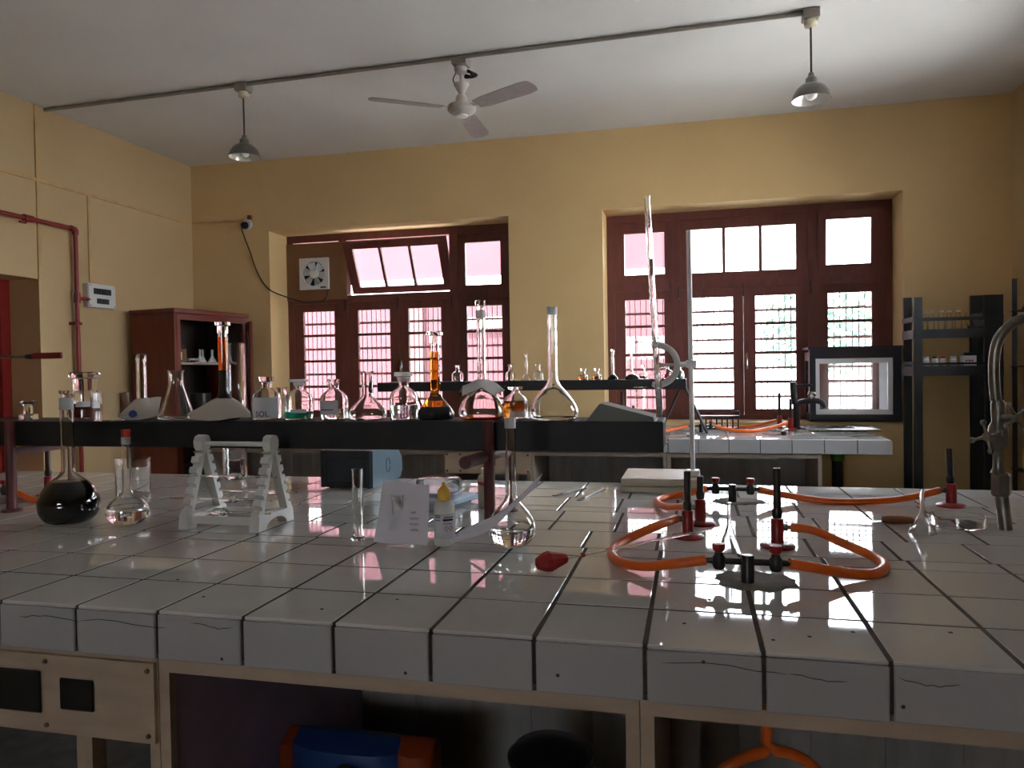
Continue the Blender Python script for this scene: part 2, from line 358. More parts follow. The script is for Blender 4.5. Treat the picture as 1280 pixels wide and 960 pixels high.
def build_window(n):
    dx = WX[n]; w = setting(f'window_{n}')
    yw = 6.72
    bays_u = [(-0.66, -0.17, 2.13, 2.66), (-0.09, 0.95, 2.13, 2.66), (1.03, 1.53, 2.13, 2.66)]
    bays_l = [(-0.66, -0.17, 0.97, 2.06), (-0.09, 0.95, 0.97, 2.06), (1.03, 1.53, 0.97, 2.06)]
    sh = lambda q: (q[0] + dx, q[1] + dx, q[2], q[3])
    holed(-0.726 + dx, 1.60 + dx, 0.93, 2.73, [sh(b) for b in bays_u + bays_l], yw, yw + 0.09).build('window_frame', 'red_wood', w)
    zr = [(1.02, 1.238), (1.262, 1.487), (1.511, 1.737), (1.761, 1.985)]
    for x0, x1, a, b in [(-0.66, -0.17, -0.57, -0.233), (-0.09, 0.428, 0.01, 0.345), (0.432, 0.95, 0.528, 0.855), (1.03, 1.53, 1.107, 1.445)]:
        s = sash(w, x0 + dx, x1 + dx, 0.97, 2.06, [sh((a, b, *z)) for z in zr], yw + 0.012, yw + 0.052)
    # bolts and handle
    for hx in (-0.11, 0.43, 0.97):
        MB().box(hx + dx - 0.006, hx + dx + 0.006, yw - 0.012, yw, 1.99, 2.09).lathe([(0, -0.01), (0.012, -0.01), (0.012, 0), (0, 0)], 10, (hx + dx, yw - 0.006, 1.99)).build('window_bolt', 'dark_metal', w)
    MB().box(0.445 + dx, 0.465 + dx, yw - 0.008, yw + 0.012, 1.36, 1.50, 0.003).tube([(0.455 + dx, yw - 0.03, 1.38), (0.455 + dx, yw - 0.035, 1.43), (0.455 + dx, yw - 0.005, 1.47)], 0.007, 8).build('window_handle', 'steel', w)
    # top lights
    if n == 2:
        sash(w, -0.66, -0.17, 2.13, 2.66, [(-0.573, -0.226, 2.205, 2.57)], yw + 0.012, yw + 0.052)
        sash(w, -0.09, 0.95, 2.13, 2.66, [(-0.009, 0.262, 2.20, 2.575), (0.288, 0.562, 2.20, 2.575), (0.588, 0.86, 2.20, 2.575)], yw + 0.012, yw + 0.052)
        sash(w, 1.03, 1.53, 2.13, 2.66, [(1.092, 1.436, 2.22, 2.59)], yw - 0.02, yw + 0.02, tilt=R(4))
    else:
        sash(w, -0.085 + dx, 0.945 + dx, 2.135, 2.655, [(0.0 + dx, 0.265 + dx, 2.20, 2.585), (0.29 + dx, 0.565 + dx, 2.20, 2.585), (0.59 + dx, 0.86 + dx, 2.20, 2.585)], yw + 0.01, yw + 0.05, tilt=R(25))
        sash(w, 1.03 + dx, 1.53 + dx, 2.13, 2.66, [(1.10 + dx, 1.44 + dx, 2.18, 2.575)], yw + 0.012, yw + 0.052)
    # security grille outside the lower lights, bars too thin to pick apart
    g = MB()
    k = -0.64
    while k < 1.53:
        g.box(k + dx - 0.004, k + dx + 0.004, yw + 0.14, yw + 0.148, 0.95, 2.10); k += 0.049
    for z in (1.12, 1.37, 1.62, 1.87): g.box(-0.7 + dx, 1.58 + dx, yw + 0.146, yw + 0.154, z - 0.011, z + 0.011)
    for xx in (-0.695, 1.565): g.box(xx + dx, xx + dx + 0.02, yw + 0.06, yw + 0.15, 0.94, 2.12)
    go = g.build('window_grille', 'grille_iron', w); go['kind'] = 'stuff'
    return w
win1 = build_window(1); win2 = build_window(2)
# unseen window added in the right wall to brighten the room
w3 = setting('window_3')
holed(3.7, 5.5, 1.3, 3.0, [(3.77, 4.57, 1.37, 2.93), (4.63, 5.43, 1.37, 2.93)], XR + 0.24, XR + 0.32, 'yz').build('window_frame', 'red_wood', w3)
for a, b in ((3.77, 4.57), (4.63, 5.43)):
    MB().box(XR + 0.27, XR + 0.275, a, b, 1.37, 2.93).build('pane', 'pane', w3)
w4 = setting('window_4')  # unseen rear window, added as fill light for the bench front
holed(-1.9, -0.5, 1.5, 2.15, [(-1.83, -1.23, 1.57, 2.08), (-1.17, -0.57, 1.57, 2.08)], YF - 0.24, YF - 0.16).build('window_frame', 'red_wood', w4)
for a, b in ((-1.83, -1.23), (-1.17, -0.57)): MB().box(a, b, YF - 0.2, YF - 0.195, 1.57, 2.08).build('pane', 'pane', w4)
struct(box('added_sun_blocker', 'ceiling', XL - 0.35, XR + 0.35, -6.2, YF - 0.31, 3.1, 3.25))  # unseen slab added to keep the sun out of the rear window
# door deep in the left wall
d1 = setting('door_1')
holed(3.62, 4.62, 0.0, 2.115, [(3.70, 4.54, 0.0, 2.03)], XL - 0.34, XL - 0.27, 'yz').build('door_frame', 'red_paint', d1)
holed(3.70, 4.54, 0.005, 2.03, [(3.82, 4.42, 0.25, 0.95), (3.82, 4.42, 1.1, 1.9)], XL - 0.335, XL - 0.295, 'yz').build('door_leaf', 'red_paint', d1)
for z0, z1 in ((0.25, 0.95), (1.1, 1.9)): box('door_panel', 'red_paint', XL - 0.325, XL - 0.305, 3.82, 4.42, z0, z1, d1)

# outside: yard, neighbouring building, trees
struct(box('ground', 'yard', -40, 40, 6.86, 45, -0.45, -0.40))
struct(box('ground_rear', 'yard', -40, 2.7, -30, YF - 0.31, -0.45, -0.40))
struct(box('ground_side', 'yard', 2.72, 40, -30, 6.85, -0.45, -0.40))
nb = thing('neighbouring_building', 'rose red building across the yard seen through the left window', 'building', (-8.3, 11.0, -0.4))
box('wall', 'facade', -9.0, 7.9, 0.0, 4.0, 0.0, 3.0, nb)
box('string_course', 'facade_white', -9.0, 7.93, -0.06, 4.0, 3.0, 3.2, nb)
box('window_ledge', 'facade_white', 4.9, 5.9, -0.1, 0.0, 2.42, 2.58, nb)
box('upper_wall', 'facade', -9.0, 7.9, 0.0, 4.0, 3.2, 6.3, nb)
box('parapet', 'facade_white', -9.1, 8.0, -0.15, 4.1, 6.3, 6.55, nb)
for px_ in (-4.4, -1.6, 1.2, 4.0, 6.6): box('pilaster', 'facade_pale', px_, px_ + 0.28, -0.08, -0.001, 0.0, 3.0, nb)
far_w = thing('boundary_wall', 'pale boundary wall at the far side of the yard', 'wall', (6, 24, -0.4))
box('wall', 'facade_white', -6.5, 22, 0, 0.3, 0, 2.3, far_w); box('coping', 'facade_white', -6.6, 22, -0.06, 0.36, 2.3, 2.42, far_w)
def tree(x, y, h, r, label):
    t = thing('tree', label, 'tree', (x, y, -0.4), group='trees beyond the yard')
    MB().tube([(0, 0, 0), (0.1, 0, h * 0.3), (0, 0.1, h * 0.6)], [0.2, 0.15, 0.08], 10).build('trunk', 'bark', t)
    m = MB()
    for i in range(700):
        a, b, q = random.uniform(0, 2 * PI), random.uniform(-1, 1), random.random() ** 0.4
        c_ = Vector((math.cos(a) * math.sqrt(1 - b * b), math.sin(a) * math.sqrt(1 - b * b), b * 0.9)) * r * q + Vector((0, 0, h * 0.66))
        u = Vector((random.gauss(0, 1), random.gauss(0, 1), random.gauss(0, 1))).normalized() * 0.16
        w_ = u.orthogonal().normalized() * 0.08
        m.add([c_ - u, c_ + w_, c_ + u, c_ - w_], [(0, 1, 2, 3)])
    f = m.build('foliage', 'leaf', t); f['kind'] = 'stuff'
tree(6.2, 21, 5.5, 2.0, 'leafy green tree beyond the yard, seen through the right end of the right window')
tree(3.4, 22, 4.2, 1.5, 'smaller green tree beyond the yard, seen through the middle of the right window')

# ------------------------------------------------------------------ near bench: tiled worktop and the cabinets under it
TX0, TW, D0 = -1.28666, 0.2, 1.33421
def tile_mesh(w, d, h, name, m, b=0.0022):
    me = MB().box(-w / 2, w / 2, -d / 2, d / 2, -h, 0, b).mesh(name); me.materials.append(MT[m]); return me
top = thing('tiled_worktop', 'white tiled worktop of the near laboratory bench filling the foreground', 'worktop', (0, 0, BT))
ROWS = [0, 0.2047, 0.4025, 0.6117, 0.70, 0.91, 1.04, 1.215, 1.30, 1.49, 1.68, 1.88]
SHIFT = [0, 0, 0, 0, -0.012, 0.055, 0.055, 0.03, 0.03, 0.05, 0.05]
NX0, NX1 = -11, 15
YE = D0 + ROWS[-1]
box('grout_bed', 'grout', TX0 + NX0 * TW, TX0 + NX1 * TW, D0 + 0.006, YE, -0.09, -0.0012, top)
for r_ in range(11):
    d = ROWS[r_ + 1] - ROWS[r_]
    me = tile_mesh(TW - 0.0070, d - 0.0056, 0.008, 'tile', 'tile')
    for c_ in range(NX0, NX1):
        o = link('tile', me, top, loc=(TX0 + (c_ + 0.5) * TW + SHIFT[r_], D0 + ROWS[r_] + d / 2, random.uniform(-0.0005, 0.0004)))
        o.rotation_euler = (random.uniform(-0.0022, 0.0022), random.uniform(-0.0022, 0.0022), random.uniform(-0.003, 0.003))
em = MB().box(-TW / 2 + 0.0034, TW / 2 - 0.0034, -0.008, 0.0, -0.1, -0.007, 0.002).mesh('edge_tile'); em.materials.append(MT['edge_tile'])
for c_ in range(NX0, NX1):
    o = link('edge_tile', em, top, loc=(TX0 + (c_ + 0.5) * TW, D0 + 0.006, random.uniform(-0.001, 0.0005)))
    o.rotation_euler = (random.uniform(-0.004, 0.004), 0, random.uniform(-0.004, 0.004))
# hairline cracks in the edge tiles
for c0, c1, zc in ((-0.72, 0.06, -0.03), (0.06, 1.12, -0.03), (1.42, 1.9, -0.022), (6.15, 7.18, -0.028), (7.2, 7.66, -0.036), (8.05, 8.5, -0.03)):
    pts = []
    n = 9
    for i in range(n + 1):
        t = i / n; pts.append((TX0 + (c0 + (c1 - c0) * t) * TW, D0 - 0.0024, zc + 0.004 * math.sin(t * 5 + c0) + random.uniform(-0.0015, 0.0015)))
    MB().tube(pts, [0.0003] + [0.0007] * (n - 1) + [0.0003], 5).build('crack', 'crack', top)
# chips
for cx_, cz_ in ((1.77, -0.088), (4.85 - 1.1, -0.085), (5.22, -0.066), (6.5, -0.022), (8.08, -0.072)):
    MB().lathe([(0, -0.0006), (0.003, -0.0006), (0.0035, 0.0002), (0, 0.0008)], 7, (TX0 + cx_ * TW, D0 - 0.0022, cz_), axis=(0, -1, 0)).build('chip', 'grout', top)

# dark flecks where the glaze is chipped
for fx, fy in ((0.135, 1.40), (0.112, 1.375), (0.20, 1.43), (-0.02, 1.46), (-0.75, 1.41), (-0.62, 1.50), (-1.05, 1.44), (0.28, 1.47), (0.03, 1.62), (-1.2, 1.55), (0.45, 1.5)):
    MB().lathe([(0, -0.0005), (0.0042, -0.0004), (0.0036, 0.0004), (0, 0.0006)], 7, (fx, fy, 0.0005)).build('chip', 'grout', top)

def cabinet(name, label, x0, x1, y0, y1, z1, skin, inner, left=None, doorless=True):
    t = thing(name, label, 'cabinet', ((x0 + x1) / 2, y0, 0))
    a, b = (x0 - x1) / 2, (x1 - x0) / 2; dp = y1 - y0
    box('side_panel', left or skin, a, a + 0.02, 0.02, dp, 0.02, z1, t); box('side_panel', skin, b - 0.02, b, 0.02, dp, 0.02, z1, t)
    box('bottom_board', inner, a + 0.02, b - 0.02, 0.02, dp, 0.08, 0.10, t); box('plinth', skin, a, b, 0.03, 0.05, 0.0, 0.08, t)
    n = max(2, int((b - a) / 0.19)); w_ = (b - a - 0.04) / n
    for i in range(n):
        box('back_board', inner, a + 0.02 + i * w_ + 0.001, a + 0.02 + (i + 1) * w_ - 0.001, dp - 0.02, dp + random.uniform(-0.003, 0.002), 0.10, z1, t)
    box('light_stop_sheet', inner, a, b, dp + 0.004, dp + 0.012, 0.0, z1, t)  # extra sheet added to stop light leaking between the back boards
    box('top_rail', skin, a, b, 0.0, 0.02, z1 - 0.028, z1, t)
    box('stile', skin, a, a + 0.024, 0.0, 0.0195, 0.0, z1 - 0.028, t); box('stile', skin, b - 0.024, b, 0.0, 0.0195, 0.0, z1 - 0.028, t)
    return t
ZB = BT - 0.1
ca = cabinet('base_cabinet', 'cream base cabinet with black socket panel under the left end of near worktop', TX0 + NX0 * TW, -1.088, D0 + 0.004, D0 + 0.95, ZB, 'cream_wood', 'grey_board')
cb_ = cabinet('base_cabinet', 'open cream base cabinet with lilac side panel holding a blue bag', -1.086, -0.098, D0 + 0.004, D0 + 0.95, ZB, 'cream_wood', 'grey_board', left='purple_board')
cc = cabinet('base_cabinet', 'open cream base cabinet with orange hose inside, under right part of near worktop', -0.096, TX0 + NX1 * TW, D0 + 0.004, D0 + 0.95, ZB, 'cream_wood', 'grey_board')
# socket panel
ox = (TX0 + NX0 * TW - 1.088) / 2
SP = [(-1.66, -1.545), (-1.49, -1.37), (-1.321, -1.236)]
pan = holed(-1.92 - ox, -1.09 - ox, 0.624, 0.792, [(a - ox + 0.006, b - ox - 0.006, 0.684 if i == 2 else 0.672, 0.742 if i == 2 else 0.752) for i, (a, b) in enumerate(SP)], -0.012, -0.002).build('socket_panel', 'cream_wood', ca)
for i, (a, b) in enumerate(SP):
    MB().box(a - ox, b - ox, -0.018, -0.0125, 0.679 if i == 2 else 0.665, 0.747 if i == 2 else 0.757, 0.003).build('socket', 'black_plastic', pan, 'black socket plate')
for sx, sz in ((-1.105, 0.776), (-1.105, 0.64), (-1.36, 0.778), (-1.36, 0.64), (-1.7, 0.778), (-1.7, 0.64)):
    MB().lathe([(0, -0.002), (0.0055, -0.002), (0.0045, 0.002), (0, 0.002)], 10, (sx - ox, -0.014, sz), axis=(0, -1, 0)).build('screw', 'screw', pan)
box('leg', 'cream_wood', -1.325 - ox, -1.285 - ox, 0.03, 0.07, 0.1, 0.62, ca)
# things inside the cabinets
bag = thing('grain_bag', 'blue plastic sack with orange sides standing in the open cabinet', 'bag', (-0.89, 1.82, 0.10))
def pillow(w, d, h, x_s, seg=14):
    m = MB(); rings = []
    for i in range(seg + 1):
        t = i / seg; z = h * t; k = (1 - (2 * t - 1) ** 6) ** 0.5 if t not in (0, 1) else 0.05
        rings.append((z, d * max(k, 0.08) * (0.85 + 0.15 * math.sin(t * 7))))
    for (z, dd) in rings: pass
    vs_, fs = [], []
    n = 20
    for z, dd in rings:
        for j in range(n):
            a = 2 * PI * j / n; ca_, sa_ = math.cos(a), math.sin(a)
            vs_.append((w * math.copysign(abs(ca_) ** 0.6, ca_) + x_s, dd * math.copysign(abs(sa_) ** 0.8, sa_) * (1 + 0.06 * math.sin(3 * a + z * 20)), z))
    for i in range(len(rings) - 1):
        for j in range(n):
            j2 = (j + 1) % n; fs.append((i * n + j, i * n + j2, (i + 1) * n + j2, (i + 1) * n + j))
    fs.append(tuple(reversed(range(n)))); fs.append(tuple(range(len(rings) * n - n, len(rings) * n)))
    return m.add(vs_, fs, True)
pillow(0.165, 0.10, 0.335, 0.0).build('front_sheet', 'bag_blue', bag)
pillow(0.05, 0.085, 0.34, 0.19).build('side_gusset', 'bag_orange', bag); pillow(0.045, 0.085, 0.335, -0.19).build('side_gusset', 'bag_orange', bag)
MB().lathe([(0, 0), (0.03, 0), (0.032, 0.002), (0, 0.003)], 20, (0.03, -0.098, 0.27), axis=(0, -1, 0.15)).build('emblem', 'black_plastic', bag)
pot = thing('cooking_pot', 'dark round metal pot on the floor of the open cabinet', 'pot', (-0.36, 1.85, 0.10))
MB().lathe([(0, 0), (0.085, 0), (0.1, 0.02), (0.1, 0.30), (0.108, 0.305), (0.108, 0.315), (0.094, 0.31), (0.094, 0.03), (0, 0.02)], 28).build('body', 'dark_metal', pot)
MB().lathe([(0.104, 0.316), (0.09, 0.335), (0.03, 0.35), (0, 0.352)], 28).build('lid', 'dark_metal', pot)
coil = thing('coiled_hose', 'orange rubber hose hanging in a ring inside the right cabinet', 'hose', (0.14, 1.60, 0.10))
MB().tube([(0.135 * math.cos(a), 0.03 * math.sin(2 * a), 0.365 + 0.135 * math.sin(a)) for a in [PI / 2 + 2 * PI * k / 40 for k in range(40)]] + [(0.0, 0.015, 0.51), (0.004, 0.03, 0.57), (0.0, 0.02, 0.672)], 0.0115, 10).build('tube', 'hose', coil)
box('hook', 'dark_metal', -0.02, 0.02, 0.0, 0.04, 0.672, 0.70, coil)
plank = thing('loose_board', 'pale grey board leaning inside the right cabinet near its left side', 'board', (-0.04, 1.72, 0.10))
MB().prism([(-0.03, 0), (0.03, 0), (0.055, 0.62), (-0.005, 0.62)], 0.0, 0.02).build('board', 'grey_board', plank)
MB().prism([(-0.02, 0.05), (0.02, 0.05), (0.023, 0.11), (-0.017, 0.11)], -0.012, 0.0).build('cleat', 'cream_wood_dull', plank)

# ------------------------------------------------------------------ far bench under the windows
FY0, FY1, FX1 = 5.24, 6.398, 1.234
NF = 25
ft = thing('tiled_worktop', 'white tiled worktop of the far bench standing under the windows', 'worktop', (0, 0, BT))
FXA = FX1 - NF * 0.2
SK = (0.86, 1.20, 5.92, 6.30)
holed(FXA, FX1, FY0 + 0.006, FY1, [SK], -0.09, -0.0035, 'xy').build('grout_bed', 'grout', ft)
fd = (FY1 - FY0) / 6
fm = tile_mesh(0.196, fd - 0.004, 0.008, 'tile', 'tile')
for r_ in range(6):
    for c_ in range(NF):
        x = FXA + (c_ + 0.5) * 0.2; y = FY0 + (r_ + 0.5) * fd
        if SK[0] - 0.1 < x < SK[1] + 0.1 and r_ >= 3 and y + fd / 2 > SK[2] - 0.02: continue
        o = link('tile', fm, ft, loc=(x, y, random.uniform(-0.0006, 0.0004)))
        o.rotation_euler = (random.uniform(-0.002, 0.002), random.uniform(-0.002, 0.002), 0)
fe = MB().box(-0.098, 0.098, -0.008, 0, -0.096, -0.004, 0.002).mesh('edge_tile'); fe.materials.append(MT['edge_tile'])
for c_ in range(NF): link('edge_tile', fe, ft, loc=(FXA + (c_ + 0.5) * 0.2, FY0 + 0.006, 0))
fe2 = MB().box(0, 0.008, -fd / 2 + 0.002, fd / 2 - 0.002, -0.096, -0.004, 0.002).mesh('edge_tile'); fe2.materials.append(MT['edge_tile'])
for r_ in range(6): link('edge_tile', fe2, ft, loc=(FX1 - 0.001, FY0 + (r_ + 0.5) * fd, 0))
# sink
sk = thing('sink', 'steel sink with raised drainer rim at the right end of far worktop', 'sink', (0, 0, BT))
holed(SK[0] - 0.045, SK[1] + 0.12, SK[2] - 0.03, SK[3] + 0.03, [(SK[0] + 0.03, SK[1] - 0.03, SK[2] + 0.03, SK[3] - 0.03)], 0.002, 0.014, 'xy').build('rim', 'foil', sk)
bx0, bx1, by0, by1 = SK[0] + 0.03, SK[1] - 0.03, SK[2] + 0.03, SK[3] - 0.03
holed(bx0 - 0.004, bx1 + 0.004, by0 - 0.004, by1 + 0.004, [(bx0, bx1, by0, by1)], -0.12, 0.002, 'xy').build('basin_wall', 'steel', sk)
box('basin_floor', 'steel', bx0, bx1, by0, by1, -0.118, -0.112, sk)
dcx, dcy = 1.04, 5.98
MB().lathe([(0, -0.118), (0.10, -0.118), (0.095, -0.14), (0.05, -0.18), (0.045, -0.225), (0, -0.225)], 20, (dcx, dcy, 0)).build('drain_funnel', 'green_plastic', sk, 'green plastic drain funnel')
MB().tube([(dcx, dcy, -0.22), (dcx, dcy, -0.6), (dcx, dcy, -0.895)], 0.04, 14).build('drain_pipe', 'black_plastic', sk)
# crumpled foil lining the sill
g = []
for i in range(5):
    row = []
    for j in range(24):
        row.append((1.235 + j * 0.016, 6.405 + i * 0.055, 0.932 + random.uniform(0, 0.012)))
    g.append(row)
fo = MB().sheet(g, 0.001).build('foil_sheet', 'foil'); tag(fo, 'crumpled silver foil lining the sill under the glass case', 'foil')

def far_cabinet(name, label, x0, x1): 
    return cabinet(name, label, x0, x1, FY0 + 0.012, FY0 + 0.62, ZB, 'cream_wood_dull', 'grey_board')
fc1 = far_cabinet('base_cabinet', 'dull cream open cabinet under the left end of far worktop', FXA, -1.777)
fcm = far_cabinet('base_cabinet', 'narrow cream cabinet with socket panel under the middle of far worktop', -1.775, -1.132)
fc2 = far_cabinet('base_cabinet', 'dull cream open cabinet under far worktop right of the socket panel', -1.13, -0.175)
fc3 = far_cabinet('base_cabinet', 'dull cream open cabinet under far worktop beside the sink drain', -0.173, 0.82)
mo = (-1.775 - 1.132) / 2
fp = holed(-1.772 - mo, -1.135 - mo, 0.637, 0.79, [(-1.62 - mo, -1.54 - mo, 0.70, 0.76), (-1.47 - mo, -1.39 - mo, 0.70, 0.76)], -0.012, -0.001).build('socket_panel', 'cream_wood', fcm)
for a in (-1.622, -1.472): MB().box(a - mo, a + 0.084 - mo, -0.018, -0.0125, 0.698, 0.762, 0.003).build('socket', 'black_plastic', fp)
for sx in (-1.755, -1.655, -1.255, -1.15):
    for sz in (0.655, 0.775): MB().lathe([(0, -0.002), (0.008, -0.002), (0.006, 0.003), (0, 0.003)], 8, (sx - mo, -0.014, sz), axis=(0, -1, 0)).build('screw', 'dark_metal', fp)

# ------------------------------------------------------------------ raised black shelf over the near bench
ST, SB, SY0, SY1, SX0, SX1 = 1.228, 1.137, 2.262, 2.47, -3.3, -0.085
sh = thing('raised_shelf', 'long black wooden shelf on maroon legs above the near worktop', 'shelf', (0, 0, BT))
z0 = -BT
box('shelf_board', 'black_wood', SX0, SX1, SY0 + 0.02, SY1, ST - 0.025 + z0, ST + z0, sh, b=0.002)
box('front_fascia', 'black_wood', SX0, SX1, SY0, SY0 + 0.0195, SB + z0, ST - 0.0005 + z0, sh, b=0.002)
box('back_fascia', 'black_wood', SX0, SX1, SY1 + 0.0005, SY1 + 0.018, SB + 0.02 + z0, ST - 0.001 + z0, sh, b=0.002)
box('end_cap', 'black_wood', SX1 - 0.018, SX1, SY0 + 0.02, SY1, SB + 0.01 + z0, ST - 0.026 + z0, sh)
for lx in (-2.42, -0.613):
    MB().tube([(lx, 2.235, 0.004), (lx, 2.235, 1.233 + z0)], 0.0175, 14).lathe([(0, 0.001), (0.036, 0.001), (0.034, 0.008), (0.02, 0.012), (0, 0.012)], 18, (lx, 2.235, 0)).build('leg', 'maroon_paint', sh)
    MB().tube([(lx, 2.51, 0.004), (lx, 2.51, 1.2 + z0)], 0.016, 14).lathe([(0, 0.001), (0.036, 0.001), (0.034, 0.008), (0.02, 0.012), (0, 0.012)], 18, (lx, 2.51, 0)).build('leg', 'maroon_paint', sh)
MB().box(-2.436, -2.404, 2.235, 2.51, 1.105 + z0, 1.13 + z0).build('brace', 'maroon_paint', sh)
MB().tube([(-0.633, 2.05, 1.125 + z0), (-0.625, 2.3, 1.12 + z0), (-0.615, 2.53, 1.115 + z0)], 0.0185, 14).build('brace', 'maroon_paint', sh)

# ------------------------------------------------------------------ thin shelf on the far bench
fs_ = thing('raised_shelf', 'short black plank shelf on crossed rod legs standing on the far worktop', 'shelf', (0, 0, BT))
FSZ = 1.30
box('shelf_board', 'black_wood', -2.46, -0.043, 5.62, 5.88, 1.226 - BT, FSZ - BT, fs_, b=0.004)
for lx in (-2.25, -0.068):
    for yy in (5.65, 5.85):
        for s_ in (-1, 1):
            MB().tube([(lx + s_ * 0.02, yy, 1.227 - BT), (lx + s_ * 0.17, yy, 0.002)], 0.009, 8).build('leg', 'black_iron', fs_)

